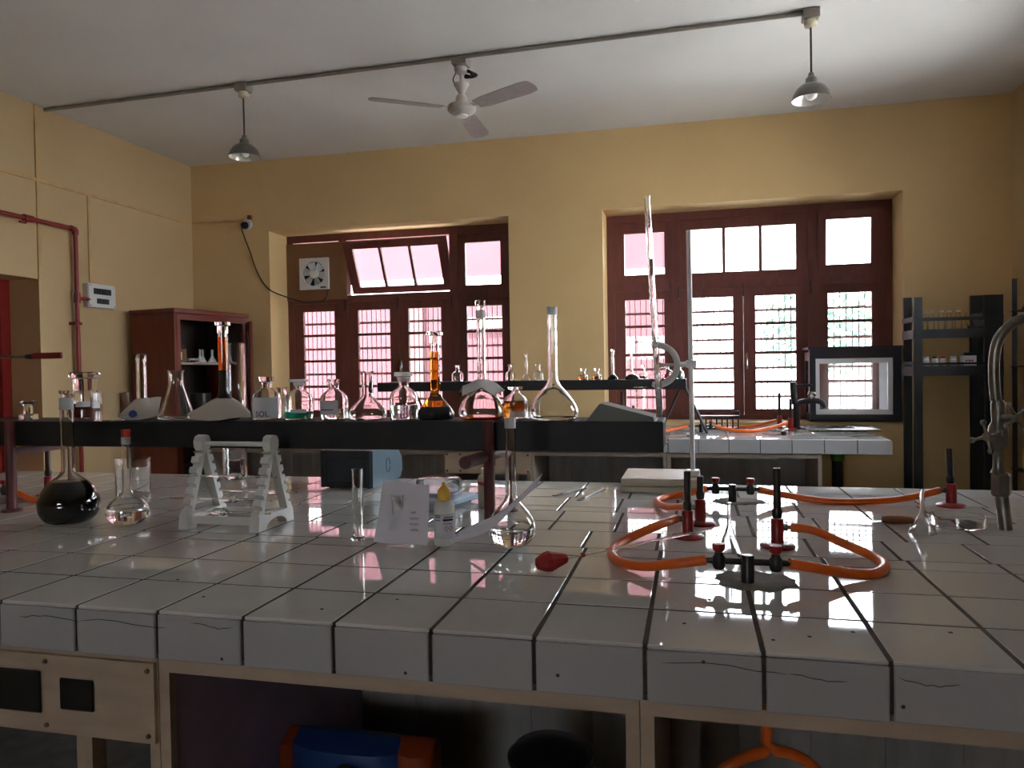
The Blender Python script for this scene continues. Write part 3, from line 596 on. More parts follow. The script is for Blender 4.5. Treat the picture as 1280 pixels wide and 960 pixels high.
# positions and wall profiles (height, radius) of the glassware, metres
VD = {
    'black_flask': ((-2.036, 2.097, 0.9), [[(0.0, 0.0537), (0.008, 0.0698), (0.0241, 0.0845), (0.0456, 0.0926), (0.0698, 0.0939), (0.0966, 0.0872), (0.1207, 0.0724), (0.1422, 0.051), (0.1583, 0.0309), (0.1717, 0.022), (0.1878, 0.0201), (0.3783, 0.0201)], [(0.3783, 0.0215), (0.4185, 0.0215)], [(0.4185, 0.0161), (0.4293, 0.0161), (0.432, 0.0215), (0.4427, 0.0215)], [(0.1395,)]]),
    'red_stopper_flask': ((-1.814, 2.106, 0.9), [[(0.0, 0.0316), (0.0053, 0.0448), (0.0185, 0.058), (0.0343, 0.0646), (0.0554, 0.062), (0.0765, 0.0488), (0.0923, 0.029), (0.1055, 0.0166), (0.1187, 0.0132), (0.2637, 0.0132)], [(0.2637, 0.0145), (0.2875, 0.0145)], [(0.2848, 0.0132), (0.3112, 0.0145)], [(0.058,)]]),
    'beaker3': ((-2.196, 2.584, 0.9), [[(0.0, 0.0581), (0.0065, 0.0645), (0.1484, 0.0645), (0.1549, 0.0677)]]),
    'rack_beaker': ((-2.085, 3.112, 0.9), [[(0.0, 0.0487), (0.0075, 0.0543), (0.1348, 0.0543), (0.1423, 0.058)]]),
    'cyl': ((-0.955, 2.025, 0.9), [[(0.0, 0.0222), (0.0047, 0.0222), (0.0094, 0.0152), (0.2013, 0.0152), (0.206, 0.0176)]]),
    'flask6': ((-0.826, 2.015, 0.9), [[(0.0, 0.0322), (0.0046, 0.0391), (0.0184, 0.0437), (0.0368, 0.0414), (0.0552, 0.0299), (0.0689, 0.0195), (0.0827, 0.0161), (0.1287, 0.0161), (0.1333, 0.0184)]]),
    'dropper': ((-0.681, 2.0, 0.9), [[(0.0, 0.0258), (0.0022, 0.0292), (0.1078, 0.0292), (0.1213, 0.0247), (0.1281, 0.0169)], [(0.1258, 0.0184), (0.1528, 0.0184), (0.1573, 0.0146), (0.1663, 0.0067), (0.1775, 0.0054)]]),
    'wbottle': ((-0.718, 2.575, 0.9), [[(0.0, 0.0257), (0.0029, 0.0299), (0.1026, 0.0299), (0.1169, 0.0228), (0.1197, 0.0143)], [(0.1169, 0.0171), (0.1397, 0.0171)]]),
    'flask11': ((-0.49, 2.013, 0.9), [[(0.0, 0.0266), (0.0066, 0.042), (0.0199, 0.0564), (0.0376, 0.0642), (0.0553, 0.0653), (0.0774, 0.0597), (0.0974, 0.0476), (0.1151, 0.0321), (0.1306, 0.0199), (0.1438, 0.015), (0.1549, 0.0144), (0.3275, 0.0144)], [(0.3275, 0.0155), (0.3563, 0.0155)], [(0.0575,)]]),
    'funnel1': ((0.089, 2.013, 0.9), [[(0.0, 0.0321), (0.0041, 0.031), (0.0704, 0.0083), (0.0828, 0.0062), (0.1366, 0.0054)]]),
    'funnel2': ((0.64, 2.374, 0.9), [[(0.0, 0.0369), (0.0046, 0.0357), (0.0576, 0.0092), (0.0669, 0.0069), (0.1268, 0.006)]]),
    'petri': ((0.769, 2.495, 0.9), [[(0.0, 0.072), (0.0024, 0.0744), (0.0312, 0.0744)]]),
    'weighing': ((-2.475, 2.37, 1.228), [[(0.0, 0.0337), (0.0184, 0.0353), (0.0215, 0.0215)], [(0.0184, 0.0153), (0.0521, 0.0184), (0.0675, 0.0291), (0.0705, 0.0245)]]),
    'redjar': ((-2.255, 2.415, 1.228), [[(0.0, 0.0489), (0.0031, 0.052), (0.0948, 0.052), (0.1101, 0.0444)], [(0.1071, 0.0398), (0.153, 0.0428), (0.156, 0.0551), (0.1713, 0.0566), (0.1774, 0.052)], [(0.0581,)]]),
    'beakerS': ((-2.071, 2.33, 1.228), [[(0.0, 0.0585), (0.0059, 0.0629), (0.0936, 0.0629), (0.0995, 0.0658)]]),
    'neckflask': ((-1.968, 2.37, 1.228), [[(0.0, 0.0412), (0.0118, 0.0559), (0.0294, 0.0559), (0.0471, 0.0353), (0.0618, 0.0206), (0.0765, 0.0176), (0.2147, 0.0176)], [(0.2147, 0.0194), (0.2383, 0.0194)]]),
    'erlen': ((-1.822, 2.37, 1.228), [[(0.0, 0.0581), (0.0029, 0.0625), (0.0087, 0.0625), (0.0145, 0.0599), (0.1162, 0.0279), (0.1278, 0.0253), (0.1685, 0.0261), (0.1772, 0.0305)]]),
    'orangeflask': ((-1.601, 2.335, 1.228), [[(0.0, 0.0478), (0.0084, 0.0591), (0.0225, 0.0619), (0.045, 0.0507), (0.0675, 0.0366), (0.0844, 0.0225), (0.1013, 0.0177), (0.1126, 0.0169), (0.3152, 0.0169)], [(0.304, 0.0183), (0.3293, 0.0183), (0.3321, 0.0267), (0.3434, 0.0267)], [(0.1745,), (0.273,)]]),
    'bigcyl': ((-1.617, 2.432, 1.228), [[(0.0, 0.035), (0.0088, 0.035), (0.0146, 0.0336), (0.2685, 0.0336), (0.2744, 0.0379)]]),
    'solbottle': ((-1.456, 2.37, 1.228), [[(0.0, 0.0464), (0.0028, 0.0493), (0.0732, 0.0493), (0.0873, 0.045), (0.0985, 0.0352), (0.107, 0.0225), (0.1126, 0.0177), (0.1323, 0.0183)], [(0.1238, 0.0141), (0.1323, 0.0155), (0.1351, 0.0253), (0.1492, 0.0267)]]),
    'bottlej': ((-1.438, 2.44, 1.228), [[(0.0, 0.0288), (0.0058, 0.0317), (0.0692, 0.0317), (0.0865, 0.0173), (0.1038, 0.0159), (0.1095, 0.0202)]]),
    'green': ((-1.332, 2.37, 1.228), [[(0.0, 0.0459), (0.0028, 0.0487), (0.0668, 0.0487), (0.0807, 0.0445), (0.0919, 0.0348), (0.1002, 0.0237), (0.1058, 0.0189), (0.1253, 0.0209)], [(0.1169, 0.0139), (0.1281, 0.0167), (0.1308, 0.0334), (0.1392, 0.0334)], [(0.0278,)]]),
    'labelbottle': ((-1.198, 2.37, 1.228), [[(0.0, 0.0454), (0.0028, 0.0481), (0.066, 0.0481), (0.0798, 0.044), (0.0908, 0.0344), (0.099, 0.0234), (0.1045, 0.0173), (0.1293, 0.0193), (0.1375, 0.0234)], [(0.0385,)]]),
    'wideflask': ((-1.074, 2.37, 1.228), [[(0.0, 0.0544), (0.0082, 0.0653), (0.0218, 0.0653), (0.0408, 0.0544), (0.0626, 0.034), (0.0762, 0.0218), (0.087, 0.019), (0.155, 0.019), (0.1632, 0.0258)]]),
    'bluebottle': ((-0.943, 2.37, 1.228), [[(0.0, 0.0443), (0.0027, 0.047), (0.0699, 0.047), (0.086, 0.043), (0.0968, 0.0336), (0.1048, 0.0228), (0.1129, 0.0169), (0.1371, 0.0215)], [(0.129, 0.0148), (0.1424, 0.0215), (0.1451, 0.0309), (0.1586, 0.0309)], [(0.0484,)]]),
    'amberflask': ((-0.83, 2.37, 1.228), [[(0.0, 0.0532), (0.008, 0.0606), (0.0186, 0.0612), (0.0372, 0.0519), (0.0585, 0.0346), (0.0745, 0.0213), (0.0878, 0.0168), (0.0984, 0.016), (0.2553, 0.016)], [(0.2527, 0.0173), (0.2766, 0.0173), (0.2792, 0.0279), (0.2899, 0.0279)], [(0.0426,)]]),
    'paperflask': ((-0.67, 2.37, 1.228), [[(0.0, 0.0576), (0.0079, 0.0734), (0.0236, 0.0773), (0.0472, 0.0707), (0.0734, 0.0524), (0.0943, 0.0341), (0.11, 0.021), (0.1231, 0.0157), (0.1362, 0.0144), (0.3301, 0.0144)], [(0.3301, 0.0162), (0.3563, 0.0162)], [(0.3537, 0.0105), (0.3694, 0.0105), (0.372, 0.017), (0.3877, 0.017)], [(0.0105,)]]),
    'brownbottle': ((-0.569, 2.42, 1.228), [[(0.0, 0.0384), (0.0026, 0.041), (0.0503, 0.041), (0.0635, 0.0357), (0.0741, 0.0265), (0.082, 0.0172), (0.0873, 0.0138), (0.0979, 0.0159)], [(0.0926, 0.0119), (0.0953, 0.0238), (0.1032, 0.0251)], [(0.0582,)]]),
    'greybeaker': ((-0.519, 2.44, 1.228), [[(0.0, 0.0239), (0.0027, 0.0265), (0.0558, 0.0265), (0.0611, 0.0279)]]),
    'bigclear': ((-0.433, 2.37, 1.228), [[(0.0, 0.0615), (0.0077, 0.0768), (0.023, 0.0794), (0.0435, 0.073), (0.0666, 0.0589), (0.0896, 0.041), (0.1076, 0.0256), (0.1229, 0.0179), (0.1383, 0.0154), (0.3329, 0.0149)], [(0.3329, 0.0166), (0.3586, 0.0166)]]),
    'f1': ((-1.826, 5.75, 1.3), [[(0.0, 0.0446), (0.0038, 0.048), (0.0599, 0.048), (0.0774, 0.0288), (0.0832, 0.0179), (0.1152, 0.0179)], [(0.1088, 0.0161), (0.1184, 0.0233), (0.1312, 0.0233)]]),
    'f2': ((-1.391, 5.75, 1.3), [[(0.0, 0.038), (0.0038, 0.0409), (0.0544, 0.0409), (0.0702, 0.0245), (0.0755, 0.0164), (0.1133, 0.0164)], [(0.107, 0.0147), (0.1164, 0.0213), (0.129, 0.0213)]]),
    'f4': ((-1.167, 5.75, 1.3), [[(0.0, 0.0377), (0.0037, 0.0405), (0.0539, 0.0405), (0.0696, 0.0243), (0.0748, 0.0162), (0.1123, 0.0162)], [(0.106, 0.0146), (0.1154, 0.0211), (0.1278, 0.0211)]]),
    'f5': ((-0.816, 5.75, 1.3), [[(0.0, 0.0343), (0.0037, 0.0369), (0.0332, 0.0369), (0.0429, 0.0221), (0.0461, 0.0172), (0.0738, 0.0172)], [(0.0676, 0.0155), (0.0769, 0.0224), (0.0892, 0.0224)], [(0.0246,)]]),
    'f6': ((-0.711, 5.75, 1.3), [[(0.0, 0.0342), (0.0037, 0.0367), (0.0331, 0.0367), (0.0427, 0.022), (0.0459, 0.0171), (0.0735, 0.0171)], [(0.0674, 0.0154), (0.0765, 0.0223), (0.0888, 0.0223)], [(0.0276,)]]),
    'f9': ((-0.36, 5.75, 1.3), [[(0.0, 0.0281), (0.0036, 0.0302), (0.0435, 0.0302), (0.0561, 0.0181), (0.0604, 0.0133), (0.0905, 0.0133)], [(0.0845, 0.012), (0.0936, 0.0173), (0.1056, 0.0173)], [(0.0241,)]]),
    'f11': ((-0.183, 5.75, 1.3), [[(0.0, 0.039), (0.0036, 0.0419), (0.0518, 0.0419), (0.0669, 0.0252), (0.0719, 0.0144), (0.0959, 0.0144)], [(0.0899, 0.0129), (0.0989, 0.0187), (0.1109, 0.0187)], [(0.036,)]]),
    'f12': ((-0.095, 5.75, 1.3), [[(0.0, 0.0333), (0.0036, 0.0358), (0.0473, 0.0358), (0.0611, 0.0215), (0.0657, 0.0155), (0.1075, 0.0155)], [(0.1015, 0.014), (0.1105, 0.0202), (0.1224, 0.0202)], [(0.0179,)]]),
    'f3': ((-1.262, 5.75, 1.3), [[(0.0, 0.0372), (0.005, 0.0438), (0.0197, 0.0394), (0.0451, 0.0175), (0.0563, 0.0138), (0.2003, 0.0138)], [(0.1972, 0.0165), (0.2128, 0.0179)]]),
    'f7': ((-0.589, 5.75, 1.3), [[(0.0, 0.0337), (0.0049, 0.0396), (0.0171, 0.0356), (0.039, 0.0158), (0.0487, 0.0122), (0.2193, 0.0122)], [(0.2163, 0.0146), (0.2315, 0.0158)], [(0.0366,)]]),
    'f8': ((-0.444, 5.75, 1.3), [[(0.0, 0.0463), (0.0048, 0.0545), (0.017, 0.0491), (0.0388, 0.0218), (0.0485, 0.0085), (0.1817, 0.0085)], [(0.1787, 0.0102), (0.1938, 0.011)], [(0.0363,)]]),
    'f10': ((-0.277, 5.75, 1.3), [[(0.0, 0.0241), (0.006, 0.0391), (0.0241, 0.0391), (0.0421, 0.0271), (0.0481, 0.006)]]),
    'gasjar': ((-0.373, 5.6, 0.9), [[(0.0, 0.053), (0.0059, 0.053), (0.0177, 0.0324), (0.2711, 0.0324), (0.3359, 0.0354), (0.3477, 0.0648)]]),
    'gasjar2': ((-0.232, 5.7, 0.9), [[(0.0, 0.0298), (0.0119, 0.0298), (0.0179, 0.0149), (0.2384, 0.0149)]]),
}

# ------------------------------------------------------------------ lathe-turned glassware
def pchip(pts, n=5):
    """monotone interpolation of (h, r) points: smooth walls without overshoot"""
    h = [q[0] for q in pts]; r = [q[1] for q in pts]; N = len(pts)
    if N < 3: return [(b, a) for a, b in pts]
    dl = [(r[i + 1] - r[i]) / max(h[i + 1] - h[i], 1e-6) for i in range(N - 1)]; m = [dl[0]]
    for i in range(1, N - 1):
        m.append(0.0 if dl[i - 1] * dl[i] <= 0 else 2 * dl[i - 1] * dl[i] / (dl[i - 1] + dl[i]))
    m.append(dl[-1]); out = []
    for i in range(N - 1):
        H = h[i + 1] - h[i]; k_ = 1 if abs(r[i + 1] - r[i]) < 1e-5 else n
        for k in range(k_):
            t = k / k_
            out.append(((2 * t ** 3 - 3 * t * t + 1) * r[i] + (t ** 3 - 2 * t * t + t) * H * m[i] + (-2 * t ** 3 + 3 * t * t) * r[i + 1] + (t ** 3 - t * t) * H * m[i + 1], h[i] + t * H))
    out.append((r[-1], h[-1])); return out
def shell(prof, t, base_t=None):
    """closed glass wall from an outer profile [(r, z)]"""
    bt = base_t or t * 1.6
    inner = [(max(r - t, 0.0005), z) for r, z in prof if z > bt]
    first = inner[0]
    return [(0, 0.0)] + prof + list(reversed(inner)) + [(max(first[0] - 0.001, 0.0004), bt), (0, bt)]
def inside(prof, t, h0, h1):
    """liquid body filling the vessel between two heights"""
    k = 0.35
    pr = [(max(r - t * (1 - k), 0.0005), z) for r, z in prof]
    def at_h(h):
        for (a, za), (b, zb) in zip(pr, pr[1:]):
            if za <= h <= zb: return a + (b - a) * (h - za) / max(zb - za, 1e-6)
        return pr[-1][0]
    mid = [q for q in pr if h0 < q[1] < h1]
    return [(0, h0), (at_h(h0) if h0 > t * 1.7 else max(pr[0][0] - 0.001, 0.001), h0)] + mid + [(at_h(h1), h1), (0, h1)]
def solid(pts): return [(0, pts[0][0])] + [(r, h) for h, r in pts] + [(0, pts[-1][0])]
def vessel(key, name, label, cat, t=0.0022, body='glass', neck=None, stopper=None, liquids=(), group=None, seg=36, smooth=True, loc=None, face=True):
    """neck / stopper: (group index, material, part name)"""
    pos, gr = VD[key]
    o = thing(name, label, cat, loc or pos, math.atan2(-pos[1], -pos[0]) + PI / 2 if face else 0.0, group=group)  # turned so its label side faces the room
    prof = pchip([tuple(q) for q in gr[0]]) if smooth else [(r, h) for h, r in gr[0]]
    MB().lathe(shell(prof, t), seg).build('body', body, o)
    if neck:
        h0, h1 = gr[neck[0]][0][0], gr[neck[0]][-1][0]; r_ = gr[neck[0]][0][1]
        MB().lathe([(r_ - 0.0001, h0), (r_, h0 + 0.001), (r_, h1 - 0.001), (r_ - 0.0006, h1), (r_ - t * 1.4, h1), (r_ - t * 1.4, h0), (r_ - 0.0001, h0)], seg).build('ground_joint', neck[1], o)
    for st in ([stopper] if stopper else []):
        MB().lathe(solid(gr[st[0]]), 28).build('stopper', st[1], o)
    for lo, hi, m in liquids:
        MB().lathe(inside(prof, t, lo if lo else t * 1.7, hi), seg).build('liquid', m, o)
    return o, prof
def band(o, r, z0, z1, a0, a1, m, name='label', t=0.0004, label=None):
    """paper patch lying round a vessel wall, angles in degrees (-90 faces the viewer)"""
    n = 12; g = [[((r + 0.0006) * math.cos(R(a0 + (a1 - a0) * j / n)), (r + 0.0006) * math.sin(R(a0 + (a1 - a0) * j / n)), z) for j in range(n + 1)] for z in (z0, (z0 + z1) / 2, z1)]
    return MB().sheet(g, t).build(name, m, o, label)
def wrap_text(o, txt, size, r, z, ang, m, squash=1.0):
    me = text_mesh(txt, size, 'lettering')
    for v in me.vertices:
        a = R(ang) + v.co.x / r; rr = r + 0.0014 + v.co.z
        v.co = Vector((rr * math.cos(a), rr * math.sin(a), z + v.co.y * squash))
    me.materials.clear(); me.materials.append(MT[m]); return link('lettering', me, o)
def collar(o, r_in, z, pts, m='paper', name='paper_collar', rings=7, wav=0.004):
    """sheet slipped over a neck: hole r_in, outer outline pts [(angle, radius, dz)]"""
    n = len(pts); g = []
    for i in range(rings + 1):
        t = i / rings; row = []
        for k in range(n + 1):
            a, rr, dz = pts[k % n]; q = r_in + (rr - r_in) * t
            row.append((q * math.cos(R(a)), q * math.sin(R(a)), z + dz * t ** 1.2 + wav * t * math.sin(3 * R(a) + 4 * t)))
        g.append(row)
    return MB().sheet(g, 0.0006).build(name, m, o)

# near worktop
fl, pr = vessel('black_flask', 'volumetric_flask', 'large glass volumetric flask filled with black liquid on near worktop', 'flask', 0.003, neck=(1, 'frosted'), stopper=(2, 'glass'), liquids=[(None, 0.1395, 'black_liquid')])
fl, pr = vessel('red_stopper_flask', 'volumetric_flask', 'small volumetric flask with red rubber stopper and clear liquid', 'flask', 0.0022, neck=(1, 'frosted'), stopper=(2, 'rubber_stopper'), liquids=[(None, 0.058, 'water')])
vessel('beaker3', 'beaker', 'empty glass beaker standing behind the red-stoppered flask', 'beaker', 0.0022, smooth=False)
vessel('rack_beaker', 'beaker', 'empty glass beaker behind the white pipette stand', 'beaker', 0.0022, smooth=False)
vessel('cyl', 'measuring_cylinder', 'slim glass measuring cylinder beside the paper-covered flask on near worktop', 'cylinder', 0.0018, smooth=False)
f6, pr = vessel('flask6', 'volumetric_flask', 'short-necked glass flask with a big sheet of paper slipped over it', 'flask', 0.002, face=False)
# big creased sheet facing the viewer
g = []
T6 = [(-0.070, 0.058, 0.165), (0.074, 0.064, 0.155)]; B6 = [(-0.052, -0.056, 0.010), (0.105, -0.052, 0.004)]
for i in range(11):
    v_ = i / 10; row = []
    for j in range(13):
        u = j / 12
        q = Vector(T6[0]).lerp(Vector(T6[1]), u).lerp(Vector(B6[0]).lerp(Vector(B6[1]), u), v_)
        q.y += 0.006 * math.sin(u * 6 + v_ * 3) + 0.010 * math.exp(-((u - 0.45) ** 2 + (v_ - 0.45) ** 2) * 30) * -1
        row.append(q)
    g.append(row)
pp = MB().sheet(g, 0.0006).build('paper_sheet', 'paper_lilac', f6, 'creased white paper sheet')
for k, (sx, sz, w_) in enumerate(((0.034, 0.085, 0.020), (0.040, 0.070, 0.028), (0.044, 0.056, 0.026), (0.050, 0.042, 0.022))):
    pts = []
    for i in range(15):
        z_ = sz + 0.0035 * math.sin(i * 1.9 + k); f_ = z_ / 0.155
        pts.append((sx + w_ * i / 14, -0.0575 + 0.112 * f_ - 0.0035, z_))
    MB().tube(pts, 0.0006, 5).build('handwriting', 'ink', pp)
db, pr = vessel('dropper', 'dropper_bottle', 'translucent plastic dropper bottle with yellow cap and printed label', 'bottle', 0.002, body='bottle_plastic')
MB().lathe(solid(VD['dropper'][1][1]), 24).build('cap', 'yellow_plastic', db, 'yellow nozzle cap')
rB = VD['dropper'][1][0][1][1]
lb = band(db, rB, 0.022, 0.092, -150, -20, 'label_white', label='white printed label')
for z_, h_, a0, a1, m in ((0.086, 0.002, -145, -110, 'ink'), (0.081, 0.0025, -145, -112, 'ink'), (0.081, 0.0025, -92, -35, 'ink'), (0.072, 0.006, -98, -40, 'ink'), (0.073, 0.002, -145, -112, 'ink'), (0.064, 0.0015, -98, -45, 'ink')):
    band(db, rB + 0.0006, z_, z_ + h_, a0, a1, m, 'print_line')
for a in (-80, -55):
    for (da, dz) in ((0, 0),):
        pts = [(a - 10, 0.052), (a, 0.060), (a + 10, 0.052), (a, 0.044), (a - 10, 0.052)]
        MB().tube([((rB + 0.002) * math.cos(R(x)), (rB + 0.002) * math.sin(R(x)), z) for x, z in pts], 0.0008, 5).build('hazard_diamond', 'ink_red', db)
wb, pr = vessel('wbottle', 'plastic_bottle', 'cream plastic bottle with red band behind the maroon shelf leg', 'bottle', 0.002, body='cream_plastic')
MB().lathe(solid(VD['wbottle'][1][1]), 20).build('cap', 'cream_plastic', wb)
band(wb, VD['wbottle'][1][0][1][1], 0.082, 0.094, -200, 0, 'ink_red', 'red_band', label='red band')
f11, pr = vessel('flask11', 'volumetric_flask', 'volumetric flask of clear liquid with twisted paper strip round its neck', 'flask', 0.0025, face=False, neck=(1, 'frosted'), liquids=[(None, VD['flask11'][1][2][0][0], 'water')])
# paper strip: long slanting sheet through which the neck passes
g = []
A, B_ = Vector((-0.158, -0.02, 0.022)), Vector((0.080, -0.015, 0.182))
for i in range(15):
    u = i / 14; row = []
    c_ = A.lerp(B_, u); c_.y -= 0.030 * math.sin(u * PI); c_.z += -0.022 * math.sin(u * PI)
    w_ = 0.020 - 0.010 * abs(u - 0.6)
    for j in range(7):
        s_ = j / 6 - 0.5
        row.append(c_ + Vector((s_ * w_ * 0.9, 0.05 * s_, s_ * w_ * 2.0 + 0.004 * math.sin(u * 9 + j))))
    g.append(row)
MB().sheet(g, 0.0006).build('paper_strip', 'paper_lilac', f11, 'twisted white paper strip')
def funnel(key, label):
    pos, gr = VD[key]; t = 0.0018; o = thing('funnel', label, 'funnel', pos)
    out_ = [(r, h) for h, r in gr[0]]; inn = [(r - t, h) for r, h in reversed(out_)]
    MB().lathe(out_ + inn + [out_[0]], 36).build('body', 'glass', o)
funnel('funnel1', 'small glass funnel turned upside down behind the front gas tap')
funnel('funnel2', 'small glass funnel turned upside down left of the glass dish')
vessel('petri', 'glass_dish', 'shallow round glass dish beside the upside-down funnel at the right', 'dish', 0.003, smooth=False)

# on the raised shelf, left to right
vessel('weighing', 'weighing_bottle', 'low glass weighing bottle with stopper, leftmost on the black shelf', 'bottle', 0.002, stopper=(1, 'glass'), smooth=False)
o, pr = vessel('redjar', 'reagent_jar', 'wide glass jar of dark red liquid with broad glass stopper', 'jar', 0.003, stopper=(1, 'glass'), liquids=[(None, VD['redjar'][1][2][0][0], 'red_liquid')])
band(o, VD['redjar'][1][0][1][1], 0.046, 0.066, -130, -35, 'label_white')
vessel('beakerS', 'beaker', 'empty glass beaker on the shelf beside the dark red jar', 'beaker', 0.0025, smooth=False)
o, pr = vessel('neckflask', 'volumetric_flask', 'volumetric flask wrapped in tan paper with a blue dot', 'flask', 0.0025, neck=(1, 'glass'))
collar(o, 0.018, 0.076, [(-180, 0.075, -0.06), (-150, 0.09, -0.066), (-120, 0.085, -0.069), (-95, 0.08, -0.07), (-75, 0.078, -0.069), (-40, 0.068, -0.066), (-12, 0.066, 0.004), (20, 0.062, 0.0), (60, 0.06, -0.05), (100, 0.06, -0.06), (140, 0.07, -0.06)], 'paper_tan')
MB().lathe([(0, 0), (0.0135, 0), (0.0135, 0.0008), (0, 0.0008)], 24, (-0.030, -0.0815, 0.024), axis=(-0.05, -1, 0.25)).build('blue_dot', 'blue_dot', o, 'round dark blue dot')
vessel('erlen', 'conical_flask', 'empty clear conical flask standing on the black shelf', 'flask', 0.0025, smooth=False)
d_ = VD['orangeflask'][1]
o, pr = vessel('orangeflask', 'volumetric_flask', 'volumetric flask with orange liquid high in its neck and tan paper over its body', 'flask', 0.0022, stopper=(1, 'glass'),
               liquids=[(None, d_[2][0][0], 'dark_liquid'), (d_[2][0][0] + 0.0005, 0.29, 'orange_liquid')])
collar(o, 0.024, 0.078, [(-180, 0.12, -0.055), (-150, 0.125, -0.07), (-125, 0.10, -0.072), (-100, 0.092, -0.07), (-80, 0.092, -0.068), (-55, 0.098, -0.070), (-30, 0.10, -0.072), (-5, 0.085, -0.05), (40, 0.075, -0.05), (90, 0.07, -0.05), (140, 0.08, -0.05)], 'paper_tan')
vessel('bigcyl', 'measuring_cylinder', 'tall empty measuring cylinder behind the orange-necked flask', 'cylinder', 0.003, smooth=False)
o, pr = vessel('solbottle', 'reagent_bottle', 'clear reagent bottle with white label lettered SOL.', 'bottle', 0.0025, stopper=(1, 'glass'))
rb = VD['solbottle'][1][0][2][1]
lbl = band(o, rb, 0.006, 0.078, -158, -42, 'label_white', label='white paper label')
wrap_text(o, 'SOL.', 0.026, rb, 0.020, -107, 'ink')
vessel('bottlej', 'reagent_bottle', 'small empty bottle half hidden behind the bottle lettered SOL.', 'bottle', 0.0022)
o, pr = vessel('green', 'reagent_bottle', 'reagent bottle with bright green liquid and flat glass stopper', 'bottle', 0.0025, stopper=(1, 'frosted'), liquids=[(None, VD['green'][1][2][0][0], 'green_liquid')])
band(o, VD['green'][1][0][2][1], 0.024, 0.036, -125, -60, 'label_white')
o, pr = vessel('labelbottle', 'reagent_bottle', 'open reagent bottle with pale square label, right of the green liquid', 'bottle', 0.0025, liquids=[(None, VD['labelbottle'][1][1][0][0], 'water')])
rb = VD['labelbottle'][1][0][2][1]
band(o, rb, 0.018, 0.066, -160, -75, 'label_white'); band(o, rb + 0.0006, 0.033, 0.036, -155, -95, 'ink', 'print_line')
vessel('wideflask', 'florence_flask', 'wide low clear flask with open straight neck on the black shelf', 'flask', 0.0025)
vessel('bluebottle', 'reagent_bottle', 'reagent bottle half full of bluish clear liquid with flat stopper', 'bottle', 0.0025, stopper=(1, 'frosted'), liquids=[(None, VD['bluebottle'][1][2][0][0], 'blue_grey_liquid')])
d_ = VD['amberflask'][1]
vessel('amberflask', 'volumetric_flask', 'volumetric flask with dark liquid below and amber liquid filling its neck', 'flask', 0.0022, stopper=(1, 'glass'),
       liquids=[(None, d_[2][0][0], 'dark_liquid'), (d_[2][0][0] + 0.0008, d_[0][-1][0] - 0.03, 'amber_liquid')])
o, pr = vessel('paperflask', 'volumetric_flask', 'tall stoppered volumetric flask wearing a grey paper collar round its shoulder', 'flask', 0.0025, neck=(1, 'frosted'), stopper=(2, 'glass'), liquids=[(None, 0.011, 'orange_liquid')])
collar(o, 0.016, 0.130, [(a, 0.062 + 0.012 * ((k * 7) % 3), -0.022 - 0.016 * ((k * 5) % 3)) for k, a in enumerate(range(-180, 180, 30))], 'paper')
o, pr = vessel('brownbottle', 'reagent_bottle', 'small reagent bottle of brown liquid with glass stopper', 'bottle', 0.0025, stopper=(1, 'glass'), liquids=[(None, VD['brownbottle'][1][2][0][0], 'brown_liquid')])
band(o, VD['brownbottle'][1][0][2][1], 0.006, 0.024, -120, -45, 'label_white')
vessel('greybeaker', 'beaker', 'small beaker half hidden behind the brown bottle', 'beaker', 0.0025, smooth=False)
vessel('bigclear', 'volumetric_flask', 'large empty clear volumetric flask, rightmost vessel on the black shelf', 'flask', 0.003, neck=(1, 'frosted'))
fo_ = thing('folder', 'grey card folder lying half open at the right end of black shelf', 'folder', (-0.20, 2.33, ST))
MB().prism([(-0.115, 0.0015), (-0.075, 0.052), (-0.068, 0.053), (0.085, 0.013), (0.088, 0.001), (0.086, 0.0005), (-0.115, 0.0005)], -0.055, 0.10).build('cover', 'folder_grey', fo_)
MB().prism([(-0.10, 0.0), (0.095, 0.0), (0.095, 0.0004), (-0.10, 0.0004)], -0.05, 0.105).build('sheet', 'paper', fo_)

# on the far shelf and far bench (small)
FG = 'small glassware on the far shelf'
fsl = {'f1': ('small clear reagent bottle, leftmost on the far shelf', 'reagent_bottle', 'bottle', None), 'f2': ('small clear reagent bottle left of the first long-necked flask on far shelf', 'reagent_bottle', 'bottle', None),
       'f3': ('small long-necked clear flask between two clear bottles on the far shelf', 'volumetric_flask', 'flask', None), 'f4': ('small clear reagent bottle right of the first long-necked flask on far shelf', 'reagent_bottle', 'bottle', None),
       'f5': ('tiny bottle of orange liquid on the far shelf', 'reagent_bottle', 'bottle', 'orange_liquid'), 'f6': ('tiny bottle of brown liquid on the far shelf', 'reagent_bottle', 'bottle', 'brown_liquid'),
       'f7': ('small long-necked flask with dark grey liquid, tallest at the far shelf middle', 'volumetric_flask', 'flask', 'dark_liquid'), 'f8': ('squat flask of dark liquid with very thin neck on far shelf', 'volumetric_flask', 'flask', 'dark_liquid'),
       'f9': ('small bottle with dark liquid between squat flask and glass dome', 'reagent_bottle', 'bottle', 'dark_liquid'), 'f10': ('small glass dome on the far shelf behind the burette', 'glass_dome', 'dome', None),
       'f11': ('small bottle of pink liquid near the right end of far shelf', 'reagent_bottle', 'bottle', 'pink_liquid'), 'f12': ('small bottle of green liquid, rightmost on the far shelf', 'reagent_bottle', 'bottle', 'green_liquid')}
for k, (lab, nm, ct, lq) in fsl.items():
    lv = VD[k][1][2][0][0] if lq else None
    vessel(k, nm, lab, ct, 0.003, stopper=(1, 'glass') if k != 'f10' else None, liquids=[(None, lv, lq)] if lq else (), group=FG, seg=20)
vessel('gasjar', 'gas_jar', 'tall flared glass jar standing under the far shelf', 'jar', 0.003, seg=24, smooth=False)
